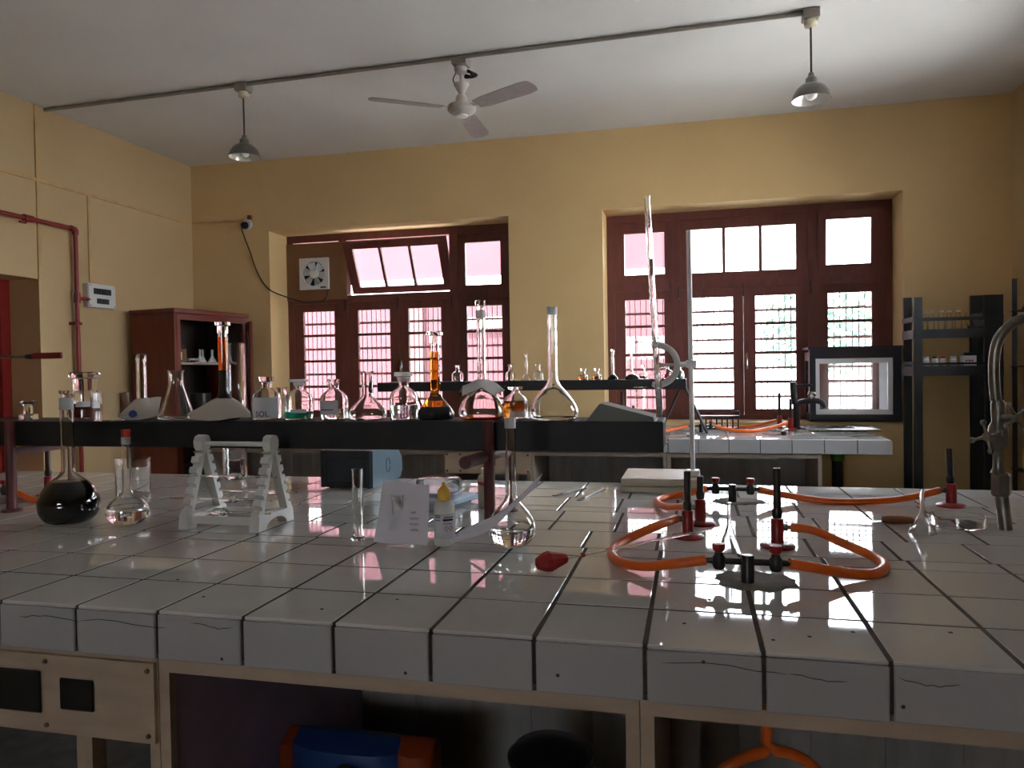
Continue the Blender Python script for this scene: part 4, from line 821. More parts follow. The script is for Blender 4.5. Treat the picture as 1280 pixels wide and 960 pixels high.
vessel('gasjar2', 'test_tube', 'thin glass tube on foot standing right of the flared jar', 'tube', 0.002, seg=16, smooth=False)

# ------------------------------------------------------------------ apparatus on the near worktop
# white pipette stand
ps = thing('pipette_stand', 'white plastic A-frame pipette stand on the near worktop', 'stand', (-1.442, 2.16, BT))
for ex in (-0.125, 0.125):
    x0, x1 = ex - 0.014, ex + 0.014
    MB().prism([(-0.024, 0.252), (-0.014, 0.240), (0.014, 0.240), (0.024, 0.252), (0.026, 0.272), (0.018, 0.287), (0.0, 0.292), (-0.018, 0.287), (-0.026, 0.272)], x0, x1, 'yz').build('head', 'white_plastic', ps)
    for s_ in (-1, 1):
        n = 6; z_lo, z_hi, w_lo, w_hi = 0.045, 0.238, 0.098, 0.030
        W = lambda z: w_lo + (w_hi - w_lo) * (z - z_lo) / (z_hi - z_lo)
        outer = []
        for k in range(n):
            za = z_lo + (z_hi - z_lo) * k / n; zb = z_lo + (z_hi - z_lo) * (k + 1) / n; dz = zb - za
            outer += [(W(za), za), (W(za + dz * 0.55), za + dz * 0.55), (W(za + dz * 0.60) - 0.014, za + dz * 0.52), (W(za + dz * 0.8) - 0.014, za + dz * 0.78)]
        outer += [(W(z_hi), z_hi), (0.012, 0.2405)]
        inner = [(0.0005, 0.2405), (W(z_lo) - 0.028, z_lo)]
        poly = [(q[0] * s_, q[1]) for q in outer + inner]
        MB().prism(poly, x0, x1, 'yz').build('notched_leg', 'white_plastic', ps)
    arch = [(0.062 * math.cos(a), 0.0 + 0.030 * math.sin(a)) for a in [PI * k / 10 for k in range(11)]]
    MB().prism([(0.105, 0.0)] + [(0.098, 0.046), (-0.098, 0.046), (-0.105, 0.0)] + [(-q[0], q[1]) for q in arch], x0 - 0.003, x1 + 0.003, 'yz').build('foot', 'white_plastic', ps)
MB().tube([(-0.111, 0, 0.262), (0.111, 0, 0.262)], 0.008, 10).build('top_rod', 'white_plastic', ps)
for yy in (-0.08, 0.08): MB().box(-0.111, 0.111, yy - 0.004, yy + 0.004, 0.016, 0.040).build('bottom_bar', 'white_plastic', ps)
def pipette(y, z, bulbx, label, bx0=-1.64, bx1=-1.27, br=0.012):
    t = thing('bulb_pipette', label, 'pipette', (bulbx, y, z), group='pipettes in the white stand')
    L0, L1 = bx0 - bulbx, bx1 - bulbx
    prof = [(0.0012, L0), (0.0028, L0 + 0.02), (0.003, -0.035), (0.006, -0.028), (br, -0.016), (br, 0.016), (0.006, 0.028), (0.003, 0.035), (0.003, L1)]
    MB().lathe([(0, L0)] + prof + [(0, L1)], 14, axis=(1, 0, 0)).build('stem', 'glass', t)
def edge_y(h): return 2.16 - (0.098 - 0.068 * (h - 0.045) / 0.193) + 0.008
pipette(edge_y(0.052), 0.957, -1.447, 'glass bulb pipette in the lowest front notch of the white stand')
pipette(edge_y(0.093), 0.995, -1.418, 'glass bulb pipette in a middle front notch of the white stand')
pipette(edge_y(0.162), 1.063, -1.410, 'glass bulb pipette in an upper front notch of the white stand')
pipette(4.32 - edge_y(0.093), 0.996, -1.345, 'glass bulb pipette in a rear notch of the white stand', br=0.010)

def burner(x, y, label, inlet, tilt=0.0, h=0.19):
    t = thing('bunsen_burner', label, 'burner', (x, y, BT))
    MB().lathe([(0, 0), (0.045, 0), (0.046, 0.006), (0.040, 0.010), (0.020, 0.013), (0, 0.013)], 28).build('base', 'burner_red', t)
    b = MB().lathe([(0, 0.012), (0.0165, 0.012), (0.0165, 0.075), (0.014, 0.078), (0, 0.078)], 20).build('column', 'burner_red', t)
    MB().lathe([(0, 0.079), (0.0115, 0.079), (0.0135, 0.088), (0.0135, 0.100), (0.0105, 0.104), (0.0098, h), (0.0075, h), (0.0075, 0.12), (0, 0.12)], 18, axis=(tilt, 0, 1) if tilt else None).build('barrel', 'burner_barrel', t)
    d = Vector((math.cos(R(inlet)), math.sin(R(inlet)), 0)); p0 = Vector((0, 0, 0.055))
    MB().tube([p0 + d * 0.016, p0 + d * 0.026, p0 + d * 0.027, p0 + d * 0.034], [0.009, 0.009, 0.006, 0.006], 12).build('gas_inlet', 'brass_dull', t)
    return Vector((x, y, BT)) + p0 + d * 0.034
inA = burner(-0.017, 2.205, 'red bunsen burner with dark barrel, left of the front gas tap', 200)
inB = burner(0.020, 2.395, 'red bunsen burner partly hidden behind the left front burner', 190, h=0.15)
inC = burner(0.218, 2.125, 'red bunsen burner with dark barrel, right of the front gas tap', -5, h=0.213)
inD = burner(0.851, 2.825, 'red bunsen burner with tilted barrel near the grey faucet', 185, tilt=-0.03, h=0.197)
inE = burner(-2.60, 2.575, 'red bunsen burner under the left end of black shelf', 20, h=0.197)

def blob(cx, cy_, rx, ry, h, name, m, parent, seed=1):
    random.seed(seed); n = 28; ks = [1 + random.uniform(-0.12, 0.16) for _ in range(n)]; vs_, fs = [], []
    for f_, z in ((1.0, 0.0005), (0.97, h * 0.4), (0.8, h), (0.4, h * 1.25)):
        for k in range(n):
            a = 2 * PI * k / n; q = 1 + (ks[k] - 1) * f_; vs_.append((cx + rx * f_ * q * math.cos(a), cy_ + ry * f_ * q * math.sin(a), z + random.uniform(-0.0003, 0.0004) * (z > 0.001)))
    for i in range(3):
        for k in range(n): fs.append((i * n + k, i * n + (k + 1) % n, (i + 1) * n + (k + 1) % n, (i + 1) * n + k))
    fs.append(tuple(range(3 * n, 4 * n))); fs.append(tuple(reversed(range(n))))
    return MB().add(vs_, fs, True).build(name, m, parent)
def gas_tap(x, y, label, xl, xr, prx=0.10, pry=0.085, sd_=1, zb=BT):
    t = thing('gas_tap', label, 'gas tap', (x, y, zb))
    blob(0.02, 0.03, prx, pry, 0.004, 'cement_patch', 'cement', t, sd_)
    MB().lathe([(0, 0.003), (0.0145, 0.003), (0.0145, 0.063), (0.012, 0.066), (0, 0.066)], 18).build('post', 'tap_black', t)
    MB().tube([(xl, 0, 0.05), (xr, 0, 0.05)], 0.0075, 12).build('cross_pipe', 'tap_black', t)
    for vx, s_ in ((xl, -1), (xr, 1)):
        v_ = MB().lathe([(0, 0.032), (0.011, 0.032), (0.0145, 0.040), (0.0145, 0.058), (0.010, 0.064), (0.010, 0.070), (0, 0.070)], 14, (vx, 0, 0)).tube([(vx + s_ * 0.013, 0, 0.05), (vx + s_ * 0.03, 0, 0.05)], [0.0075, 0.006], 10).build('valve', 'tap_black', t)
        MB().lathe([(0, 0.070), (0.008, 0.070), (0.013, 0.075), (0.015, 0.083), (0.014, 0.089), (0, 0.090)], 8, (vx, 0, 0), smooth=False).build('knob', 'rubber_red', v_, 'red knob')
    return Vector((x + xl - 0.028, y, zb + 0.05)), Vector((x + xr + 0.028, y, zb + 0.05))
t1l, t1r = gas_tap(0.116, 1.753, 'double gas tap on round cement patch at the front of near worktop', -0.062, 0.060, 0.088, 0.082, 3)
t2l, t2r = gas_tap(0.135, 2.79, 'double gas tap on cement patch at the back of near worktop', -0.058, 0.062, 0.088, 0.075, 5)
t3l, t3r = gas_tap(-2.665, 2.385, 'gas tap on cement patch under the left end of black shelf', -0.05, 0.05, 0.10, 0.08, 8)
random.seed(11)
def hose(pts, label, r=0.0118):
    o = MB().tube(curve_pts(pts, 8), r, 12).build('gas_hose', 'hose'); tag(o, label, 'hose', 'orange gas hoses'); return o
hose([inA, (-0.099, 2.11, 0.95), (-0.174, 2.05, 0.925), (-0.209, 1.95, 0.913), (-0.177, 1.845, 0.913), (-0.115, 1.79, 0.92), (-0.045, 1.755, 0.938), t1l], 'orange gas hose looping left from the front burner to front tap')
hose([inC, (0.306, 2.118, 0.95), (0.367, 2.08, 0.93), (0.427, 2.006, 0.914), (0.437, 1.919, 0.912), (0.395, 1.842, 0.912), (0.338, 1.815, 0.918), (0.27, 1.78, 0.935), t1r], 'orange gas hose looping right from the front tap to its burner')
hose([t2r, (0.318, 2.83, 0.925), (0.444, 2.807, 0.912), (0.574, 2.809, 0.912), (0.703, 2.815, 0.925), inD], 'orange gas hose running right from the rear tap to the tilted burner')
hose([t2l, (-0.02, 2.82, 0.925), (-0.092, 2.81, 0.912), (-0.127, 2.72, 0.912), (-0.092, 2.57, 0.92), inB], 'orange gas hose bending sharply left of the rear tap')
hose([t3r, (-2.55, 2.385, 0.94), (-2.49, 2.39, 0.915), (-2.462, 2.44, 0.913), (-2.49, 2.53, 0.935), inE], 'orange gas hose from the left tap to its burner')

# burette stand, clamp and burette
bs = thing('burette_stand', 'cream box-based burette stand with tall white rod and curved clamp', 'stand', (-0.125, 3.10, BT))
MB().box(-0.152, 0.152, -0.15, 0.16, 0.0, 0.026, 0.004).build('base', 'cream_paint', bs); MB().box(-0.152, 0.152, -0.15, 0.16, 0.028, 0.056, 0.004).build('base_lid', 'cream_paint', bs)
MB().box(0.095, 0.150, -0.08, -0.02, 0.057, 0.082, 0.004).build('rod_socket', 'white_plastic', bs)
MB().tube([(0.123, -0.05, 0.083), (0.117, -0.05, 1.025)], 0.0095, 14).build('rod', 'white_paint', bs)
cl = MB().box(0.100, 0.142, -0.075, -0.028, 0.485, 0.515, 0.004).tube([(0.11, -0.05, 0.50), (0.06, -0.06, 0.497)], 0.010, 10).build('clamp_boss', 'white_paint', bs)
arc = [(-0.010 + 0.078 * math.cos(a), -0.068, 0.498 + 0.078 * math.sin(a)) for a in [R(105 - 210 * k / 24) for k in range(25)]]
MB().tube(arc, [0.009] + [0.0125] * 23 + [0.009], 10).build('clamp_jaw', 'white_plastic', bs)
MB().tube([(0.062, -0.062, 0.497), (0.02, -0.085, 0.497), (0.0, -0.092, 0.497)], [0.006, 0.006, 0.010], 10).build('clamp_screw', 'white_plastic', bs)
bu = thing('burette', 'long clear glass burette held slightly tilted in the white clamp', 'burette', (-0.119, 3.02, 1.05))
ax = Vector((-0.046, -0.015, 1.0)); L = 1.01
MB().lathe([(0.0125, 0.06), (0.0125, L - 0.01), (0.0145, L), (0.012, L), (0.0095, L - 0.015), (0.0095, 0.07), (0.003, 0.055), (0.0015, 0.0), (0.003, 0.0), (0.005, 0.05), (0.0125, 0.06)], 20, axis=ax).build('tube', 'glass', bu)
MB().tube([(-0.02, 0, 0.04), (0.024, 0, 0.04)], 0.006, 10).build('stopcock', 'white_plastic', bu)
rg = MB()
for k in range(24): 
    z = 0.12 + k * 0.034; c_ = ax.normalized() * z; rg.lathe([(0.0126, -0.0003), (0.0128, -0.0003), (0.0128, 0.0003), (0.0126, 0.0003), (0.0126, -0.0003)], 20, c_, axis=ax)
go = rg.build('graduation_marks', 'label_white', bu); go['kind'] = 'stuff'

# red rubber bulb on a pipette
pb = thing('pipette', 'glass pipette with red rubber filler bulb lying across the hose', 'pipette', (-0.342, 1.775, 0.9245))
axp = (Vector((0.035, 2.02, 0.962)) - Vector((-0.342, 1.775, 0.9245))); Lp = axp.length
MB().lathe([(0, -0.034), (0.014, -0.030), (0.0235, -0.010), (0.0255, 0.003), (0.0215, 0.014), (0.013, 0.042), (0.010, 0.048), (0, 0.048)], 9, axis=axp, smooth=False).build('bulb', 'rubber_red', pb, 'red rubber bulb')
MB().lathe([(0, 0.046), (0.0035, 0.046), (0.0035, Lp * 0.8), (0.0012, Lp), (0, Lp)], 12, axis=axp).build('stem', 'glass', pb)
MB().lathe([(0.0037, 0.088), (0.0062, 0.088), (0.0062, 0.095), (0.0037, 0.095), (0.0037, 0.088)], 12, axis=axp).build('ring', 'rubber_red', pb, 'red ring')

# spatulas, brush
def spatula(a, b, label, m1, m2):
    a, b = Vector(a), Vector(b); t = thing('spatula', label, 'spatula', a); d = b - a; n = d.normalized(); s_ = n.cross(Vector((0, 0, 1)))
    MB().tube([n * 0.05, d * 0.8, d], [0.004, 0.004, 0.003], 8).build('handle', m1, t)
    MB().sheet([[-s_ * 0.008 + Vector((0, 0, 0.0015)), s_ * 0.008 + Vector((0, 0, 0.0015))], [n * 0.03 - s_ * 0.009 + Vector((0, 0, 0.002)), n * 0.03 + s_ * 0.009 + Vector((0, 0, 0.002))], [n * 0.055 - s_ * 0.004 + Vector((0, 0, 0.004)), n * 0.055 + s_ * 0.004 + Vector((0, 0, 0.004))]], 0.002).build('blade', m2, t)
spatula((-0.52, 2.83, 0.9015), (-0.425, 3.03, 0.9035), 'dark thin metal spatula lying beyond the clear flask', 'dark_metal', 'dark_metal')
spatula((-0.412, 2.745, 0.9015), (-0.346, 3.02, 0.9035), 'white-handled spatula with dark tip lying beside the burette stand', 'white_plastic', 'dark_metal')
wk = thing('palette_knife', 'spatula with brown wooden handle lying left of the upside-down funnel', 'spatula', (0.46, 2.48, BT))
MB().sheet([[(0.0, -0.008, 0.004), (0.0, 0.008, 0.004)], [(0.05, -0.009, 0.006), (0.05, 0.009, 0.006)], [(0.105, -0.005, 0.010), (0.105, 0.005, 0.010)]], 0.0012).build('blade', 'steel', wk)
MB().lathe([(0, 0.095), (0.010, 0.096), (0.0135, 0.12), (0.013, 0.15), (0.011, 0.178), (0.007, 0.186), (0, 0.187)], 12, (0, 0, 0.0145), axis=(1, 0, -0.0)).build('handle', 'wood_handle', wk, 'brown wooden handle')

# instrument box and balance
ib = thing('instrument_box', 'dark instrument box with blue-grey sloped side panel at back of near worktop', 'instrument', (-1.522, 2.885, BT))
sidep = [(0.0, 0.006), (0.30, 0.012), (0.325, 0.045), (0.32, 0.10), (0.27, 0.155), (0.18, 0.168), (0.0, 0.160)]
MB().prism([(q[0] + 0.006, q[1]) for q in sidep], 0.012, 0.216, 'yz').build('housing', 'instr_black', ib)
MB().prism(sidep, 0.2165, 0.232, 'yz').build('side_panel', 'instr_blue', ib); MB().prism(sidep, -0.004, 0.0115, 'yz').build('side_panel', 'instr_black', ib)
MB().box(0.03, 0.20, -0.006, 0.0055, 0.03, 0.13, 0.003).build('front_panel', 'instr_black', ib)
for k in range(4): MB().lathe([(0, 0), (0.009, 0), (0.009, 0.006), (0, 0.006)], 12, ((0.03, 0.20)[k % 2], (0.03, 0.27)[k // 2], 0.0)).build('foot', 'black_plastic', ib)
pts = [(0.2328, 0.16 + 0.02 * math.cos(a) , 0.085 + 0.032 * math.sin(a)) for a in [k * 0.5 for k in range(13)]]
MB().tube(pts, 0.0012, 5).build('scribble', 'ink', ib)
ba = thing('balance', 'low light-blue weighing balance with clear plastic cover behind the dropper bottle', 'balance', (-0.93, 2.60, BT), R(-14))
MB().box(-0.115, 0.115, -0.14, 0.14, 0.006, 0.030, 0.006).build('body', 'scale_blue', ba)
MB().prism([(-0.14, 0.0305), (-0.075, 0.0305), (-0.085, 0.042), (-0.13, 0.038)], -0.10, 0.10, 'yz').build('display', 'pale_plastic', ba)
MB().lathe([(0, 0.031), (0.012, 0.031), (0.012, 0.040), (0.072, 0.041), (0.074, 0.045), (0, 0.045)], 28, (0, 0.045, 0)).build('pan', 'pale_plastic', ba)
MB().lathe([(0.084, 0.0315), (0.084, 0.085), (0.074, 0.092), (0, 0.093), (0, 0.090), (0.073, 0.089), (0.081, 0.083), (0.081, 0.0315), (0.084, 0.0315)], 28, (0, 0.045, 0)).build('cover', 'case_glass', ba)
for k in range(4): MB().lathe([(0, 0), (0.010, 0), (0.010, 0.007), (0, 0.007)], 10, ((-0.09, 0.09)[k % 2], (-0.11, 0.11)[k // 2], 0)).build('foot', 'black_plastic', ba)

# retort stand at the left with clamp reaching into view
rs_ = thing('retort_stand', 'retort stand at the left edge holding a thin rod clamp with maroon jaws', 'stand', (-3.02, 2.5, BT))
MB().box(-0.10, 0.06, -0.09, 0.09, 0.0, 0.018, 0.003).build('base', 'black_iron', rs_); MB().tube([(-0.02, 0, 0.018), (-0.02, 0, 0.75)], 0.008, 10).build('rod', 'steel', rs_)
MB().box(-0.045, 0.005, -0.02, 0.02, 0.55, 0.595, 0.004).build('boss', 'black_iron', rs_)
MB().tube([(0.0, 0, 0.575), (0.28, 0, 0.573), (0.405, 0, 0.572)], 0.0055, 10).build('arm', 'brass_dull', rs_)
MB().lathe([(0, 0.405), (0.009, 0.405), (0.011, 0.43), (0.008, 0.455), (0, 0.455)], 10, (0, 0, 0.572), axis=(1, 0, 0)).build('clamp_screw', 'black_iron', rs_)
for s_ in (-1, 1): MB().box(0.45, 0.565 if s_ > 0 else 0.59, s_ * 0.012 - 0.008, s_ * 0.012 + 0.008, 0.562, 0.586, 0.004).build('jaw', 'red_paint', rs_)

# grey water faucet on the near worktop
fa = thing('water_faucet', 'old grey gooseneck water faucet with cross handles at right of near worktop', 'faucet', (0.883, 2.457, BT))
MB().tube([(0.0, 0, 0.0), (-0.006, 0, 0.06), (-0.0105, 0, 0.105)], [0.0185, 0.0175, 0.0175], 18).build('stem', 'brass_dull', fa)
MB().lathe([(0, 0.0), (0.021, 0.0), (0.0265, 0.006), (0.0265, 0.060), (0.022, 0.068), (0, 0.068)], 6, (-0.0115, 0, 0.098), smooth=False).build('hex_collar', 'brass_dull', fa)
MB().lathe([(0, 0.165), (0.020, 0.165), (0.014, 0.18), (0.0135, 0.225), (0.024, 0.245), (0.027, 0.272), (0.024, 0.30), (0.016, 0.315), (0.018, 0.345), (0.018, 0.37), (0.013, 0.378), (0, 0.378)], 18, (-0.019, 0, 0)).build('valve_body', 'brass_dull', fa)
MB().tube(curve_pts([(-0.024, 0, 0.377), (-0.028, 0, 0.43), (-0.028, 0, 0.495), (-0.017, 0, 0.553), (0.014, 0, 0.595), (0.049, 0, 0.612), (0.10, 0, 0.605), (0.145, 0, 0.57), (0.16, 0, 0.51)], 6), 0.0145, 14).build('gooseneck', 'brass_dull', fa)
def cross(c_, d, ln, rot):
    """cross handle on a side spindle: centre, spindle direction"""
    c_ = Vector(c_); d = Vector(d).normalized(); u = d.cross(Vector((0, 1, 0)) if abs(d.y) < 0.9 else Vector((1, 0, 0))).normalized(); w_ = d.cross(u)
    m = MB().tube([c_, c_ + d * ln], [0.013, 0.008], 10).lathe([(0, -0.012), (0.011, -0.008), (0.013, 0), (0.011, 0.008), (0, 0.012)], 12, c_ + d * ln, axis=d)
    for k in range(4):
        a = R(rot + 90 * k); q = u * math.cos(a) + w_ * math.sin(a); e = c_ + d * ln
        m.tube([e, e + q * 0.026, e + q * 0.036], [0.007, 0.0045, 0.005], 8); m.lathe([(0, -0.009), (0.0065, -0.0065), (0.009, 0), (0.0065, 0.0065), (0, 0.009)], 10, e + q * 0.042)
    h = m.build('cross_handle', 'brass_dull', fa); return h
cross((-0.028, -0.01, 0.268), (-0.62, -0.65, 0.12), 0.052, 25)
cross((-0.01, -0.01, 0.325), (0.42, -0.8, 0.10), 0.045, 20)

# ------------------------------------------------------------------ small things on the far bench
cs = thing('clamp_stand', 'small maroon clamp stand under the far shelf', 'stand', (-0.52, 5.75, BT))
MB().box(-0.05, 0.05, -0.06, 0.06, 0, 0.012).build('base', 'black_iron', cs); MB().tube([(0, 0, 0.012), (0, 0, 0.31)], 0.014, 10).build('rod', 'maroon_paint', cs)
MB().tube([(-0.05, -0.02, 0.15), (0.05, -0.02, 0.19)], 0.009, 8).build('clamp', 'black_iron', cs)
def far_burner(x, y, label, h):
    t = thing('bunsen_burner', label, 'burner', (x, y, BT))
    MB().lathe([(0, 0), (0.05, 0), (0.05, 0.008), (0.02, 0.014), (0.018, 0.09), (0, 0.09)], 16).build('base', 'burner_red', t)
    MB().lathe([(0, 0.09), (0.011, 0.09), (0.011, h), (0, h)], 12).build('barrel', 'burner_barrel', t)
far_burner(-0.44, 5.8, 'small dark bunsen burner beside the maroon clamp stand', 0.2)
far_burner(0.665, 6.25, 'small bunsen burner near the window, left of the sink tap', 0.27)
far_burner(0.715, 5.98, 'small red bunsen burner beside the black sink tap', 0.235)
tr = thing('test_tube_rack', 'small black wire test tube rack on the far worktop', 'rack', (0.20, 6.05, BT))
MB().box(-0.15, 0.15, -0.04, 0.04, 0.004, 0.016).build('base', 'black_iron', tr); MB().box(-0.15, 0.15, -0.04, 0.04, 0.10, 0.106).build('upper_plate', 'black_iron', tr)
for k in range(8): MB().tube([(-0.14 + k * 0.04, -0.03, 0.016), (-0.14 + k * 0.04, -0.03, 0.10)], 0.006, 8).build('post', 'black_iron', tr)
MB().tube([(-0.15, 0, 0.105), (-0.15, 0, 0.14), (0.15, 0, 0.14), (0.15, 0, 0.105)], 0.005, 8).build('handle', 'black_iron', tr)
t4l, t4r = gas_tap(0.06, 5.72, 'double gas tap on cement patch on the far worktop', -0.07, 0.07, 0.14, 0.10, 4)
hose([t4r, (0.25, 5.72, 0.925), (0.42, 5.74, 0.913), (0.58, 5.86, 0.93), (0.685, 5.96, 0.955)], 'orange gas hose across the far worktop to the red burner', 0.013)
hose([(0.08, 6.18, 0.915), (0.28, 6.16, 0.914), (0.46, 6.20, 0.914), (0.60, 6.24, 0.945), (0.642, 6.25, 0.955)], 'orange gas hose along the window side of the far worktop', 0.012)
hose([t4l, (-0.14, 5.66, 0.93), (-0.28, 5.56, 0.913), (-0.42, 5.52, 0.913)], 'orange gas hose left of the far gas tap, behind the shelf end', 0.013)
ky = thing('tap_key', 'small steel key lying near the edge of far worktop', 'key', (0.56, 5.48, BT))
MB().tube([(-0.09, 0, 0.008), (0.03, 0, 0.008)], 0.006, 8).build('shank', 'steel', ky); MB().lathe([(0, -0.02), (0.018, -0.014), (0.02, 0.0), (0.018, 0.014), (0, 0.02)], 12, (0.05, 0, 0.021)).build('bow', 'dark_metal', ky)
gr_ = thing('glass_rod', 'thin glass rod lying beside the far worktop edge, past the shelf end', 'rod', (-0.26, 5.33, BT))
MB().tube([(-0.1, 0, 0.007), (0.22, 0.02, 0.007)], 0.006, 10).build('rod', 'glass', gr_); MB().lathe([(0, -0.01), (0.016, -0.01), (0.016, 0.01), (0, 0.01)], 14, (0.225, 0.02, 0.017), axis=(1, 0.1, 0)).build('stop', 'glass', gr_)
ta = thing('sink_tap', 'black sink tap with raised spout and lever beside the steel sink', 'tap', (0.77, 6.08, BT))
MB().lathe([(0, 0), (0.045, 0), (0.034, 0.012), (0.026, 0.02), (0.026, 0.20), (0, 0.20)], 16).build('column', 'tap_black', ta)
MB().tube(curve_pts([(0.0, 0, 0.18), (0.03, 0, 0.205), (0.10, 0, 0.215), (0.17, 0, 0.21), (0.205, 0, 0.165)], 5), [0.022] * 18 + [0.018] * 3, 12).build('spout', 'tap_black', ta)
MB().tube([(-0.015, 0, 0.19), (-0.025, 0, 0.36)], 0.024, 12).tube([(-0.02, 0, 0.33), (0.09, 0, 0.335), (0.115, 0, 0.33)], [0.010, 0.012, 0.008], 8).build('upright', 'tap_black', ta)
MB().lathe([(0, 0.0), (0.02, 0.0), (0.032, 0.02), (0.032, 0.04), (0.018, 0.055), (0, 0.055)], 12, (0.11, 0, 0.23)).build('handwheel', 'steel', ta)

# glass-fronted case in the window recess
ca0 = thing('balance_case', 'dark-framed glass case with white inner frame standing in the window recess', 'case', (1.245, 6.385, 0.936))
x0, x1, dp, hh = -0.335, 0.335, 0.30, 0.575
holed(x0, x1, 0, hh, [(x0 + 0.045, x1 - 0.06, 0.055, hh - 0.075)], 0.0, 0.025).build('front_frame', 'case_frame', ca0)
wf = holed(x0 + 0.046, x1 - 0.061, 0.056, hh - 0.076, [(x0 + 0.075, x1 - 0.095, 0.095, hh - 0.115)], 0.006, 0.03).build('door', 'case_white', ca0, 'white door frame')
MB().box(x0 + 0.075, x1 - 0.095, 0.016, 0.019, 0.095, hh - 0.115).build('pane', 'case_glass', wf)
holed(x0 + 0.02, x1 - 0.02, 0.0, hh - 0.02, [(x0 + 0.075, x1 - 0.095, 0.07, hh - 0.09)], dp - 0.022, dp - 0.002).build('back_frame', 'case_white', ca0)
MB().box(x0 + 0.075, x1 - 0.095, dp - 0.014, dp - 0.011, 0.07, hh - 0.09).build('back_pane', 'case_glass', ca0)
holed(0.026, dp - 0.024, 0.0, hh - 0.02, [(0.06, dp - 0.06, 0.06, hh - 0.09)], x0, x0 + 0.018, 'yz').build('side_frame', 'case_frame', ca0)
MB().box(x0 + 0.007, x0 + 0.010, 0.06, dp - 0.06, 0.06, hh - 0.09).build('side_pane', 'case_glass', ca0)
MB().box(x1 - 0.018, x1, 0.026, dp - 0.024, 0.0, hh - 0.02).build('side_board', 'case_white', ca0)
box('floor_board', 'case_white', x0 + 0.02, x1 - 0.02, 0.026, dp - 0.024, 0.0, 0.02, ca0); box('top_board', 'case_frame', x0 - 0.012, x1 + 0.008, -0.012, dp, hh, hh + 0.018, ca0)
for hx in (x0 + 0.13, x1 - 0.15): box('hinge', 'dark_metal', hx, hx + 0.07, -0.004, -0.0005, hh - 0.03, hh - 0.005, ca0)

# ------------------------------------------------------------------ corner cabinet
kc = thing('wooden_cabinet', 'red-brown wooden cabinet with open door in the far left corner', 'cabinet', (-4.156, 5.40, 0.0), R(-10))
H = 1.90; Wd, Dp = 0.82, 0.49
box('side_panel', 'cabinet_red', -Dp, 0.0, 0.0, 0.022, 0.0, H, kc); box('side_panel', 'cabinet_red', -Dp, 0.0, Wd - 0.022, Wd, 0.0, H, kc)
box('back_panel', 'cabinet_inside', -Dp, -Dp + 0.015, 0.022, Wd - 0.022, 0.0, H, kc)
MB().box(-Dp - 0.01, 0.025, -0.02, Wd + 0.02, H, H + 0.042, 0.006).build('top_board', 'cabinet_red', kc)
box('bottom_board', 'cabinet_red', -Dp + 0.015, -0.02, 0.022, Wd - 0.022, 0.08, 0.10, kc)
for z in (0.55, 1.0, 1.475): box('shelf', 'cream_wood_dull' if z > 1.4 else 'cabinet_inside', -Dp + 0.016, -0.02, 0.0225, Wd - 0.0225, z, z + 0.02, kc)
for ya, yb in ((0.0225, 0.026), (Wd - 0.026, Wd - 0.0225)): box('side_lining', 'cabinet_inside', -Dp + 0.016, -0.02, ya, yb, 1.50, H - 0.001, kc)
box('stile', 'cabinet_red', -0.018, 0.003, 0.022, 0.062, 0.0, H, kc); box('stile', 'cabinet_red', -0.018, 0.003, Wd - 0.05, Wd - 0.022, 0.0, H, kc)
box('head_rail', 'cabinet_red', -0.018, 0.003, 0.062, Wd - 0.05, H - 0.05, H, kc)
dl = holed(0.0, 0.38, 0.0, H - 0.14, [(0.07, 0.31, 0.08, 0.80), (0.07, 0.31, 0.9, H - 0.22)], -0.011, 0.011).build('door', 'cabinet_red', kc)
dl.location = (0.016, Wd - 0.012, 0.09); dl.rotation_euler = (0, 0, R(-41))
for z0, z1 in ((0.08, 0.80), (0.9, H - 0.22)): box('pane', 'case_glass', 0.07, 0.31, -0.002, 0.002, z0, z1, dl)
CR = Matrix.Rotation(R(-10), 3, 'Z')
def incab(x, y, z): return Vector((-4.156, 5.40, z)) + CR @ Vector((x, y, 0))
ZS = 1.496
for k, yy in enumerate((0.42, 0.50, 0.56, 0.62)):
    t = thing('small_funnel', ('first', 'second', 'third', 'fourth')[k] + ' small white upside-down funnel from the carton on the cabinet shelf', 'funnel', incab(-0.16 - 0.05 * (k % 2), yy, ZS), group='white funnels in the corner cabinet')
    MB().lathe([(0.035, 0), (0.037, 0), (0.012, 0.045), (0.008, 0.055), (0.008, 0.115), (0.006, 0.115), (0.006, 0.05), (0.035, 0)], 16).build('body', 'white_plastic', t)
t = thing('small_carton', 'small tan carton with white label on the cabinet shelf', 'box', incab(-0.12, 0.15, ZS), R(-10))
MB().box(-0.04, 0.04, -0.05, 0.05, 0, 0.11, 0.002).build('carton', 'cardboard', t); box('label', 'label_white', 0.0402, 0.041, -0.04, 0.0, 0.02, 0.085, t)
t = thing('stoppered_vial', 'small glass vial standing behind the carton on the cabinet shelf', 'vial', incab(-0.24, 0.20, ZS))
MB().lathe([(0, 0), (0.03, 0), (0.03, 0.11), (0.012, 0.125), (0.012, 0.15), (0, 0.15)], 14).build('body', 'frosted', t); MB().lathe([(0, 0.150), (0.02, 0.150), (0.02, 0.165), (0, 0.165)], 12).build('stopper', 'frosted', t)
t = thing('folded_cloth', 'small crumpled white cloth on the cabinet shelf between carton and funnels', 'cloth', incab(-0.12, 0.28, ZS), R(-10))
MB().sheet([[(-0.05 + 0.03 * i, -0.06 + 0.03 * j, 0.012 + 0.02 * abs(math.sin(i * 2.1 + j * 1.3))) for j in range(5)] for i in range(4)], 0.008).build('cloth', 'paper', t)
t = thing('cooking_pot', 'dark round pot on the lower shelf inside the corner cabinet', 'pot', incab(-0.2, 0.45, 1.02))
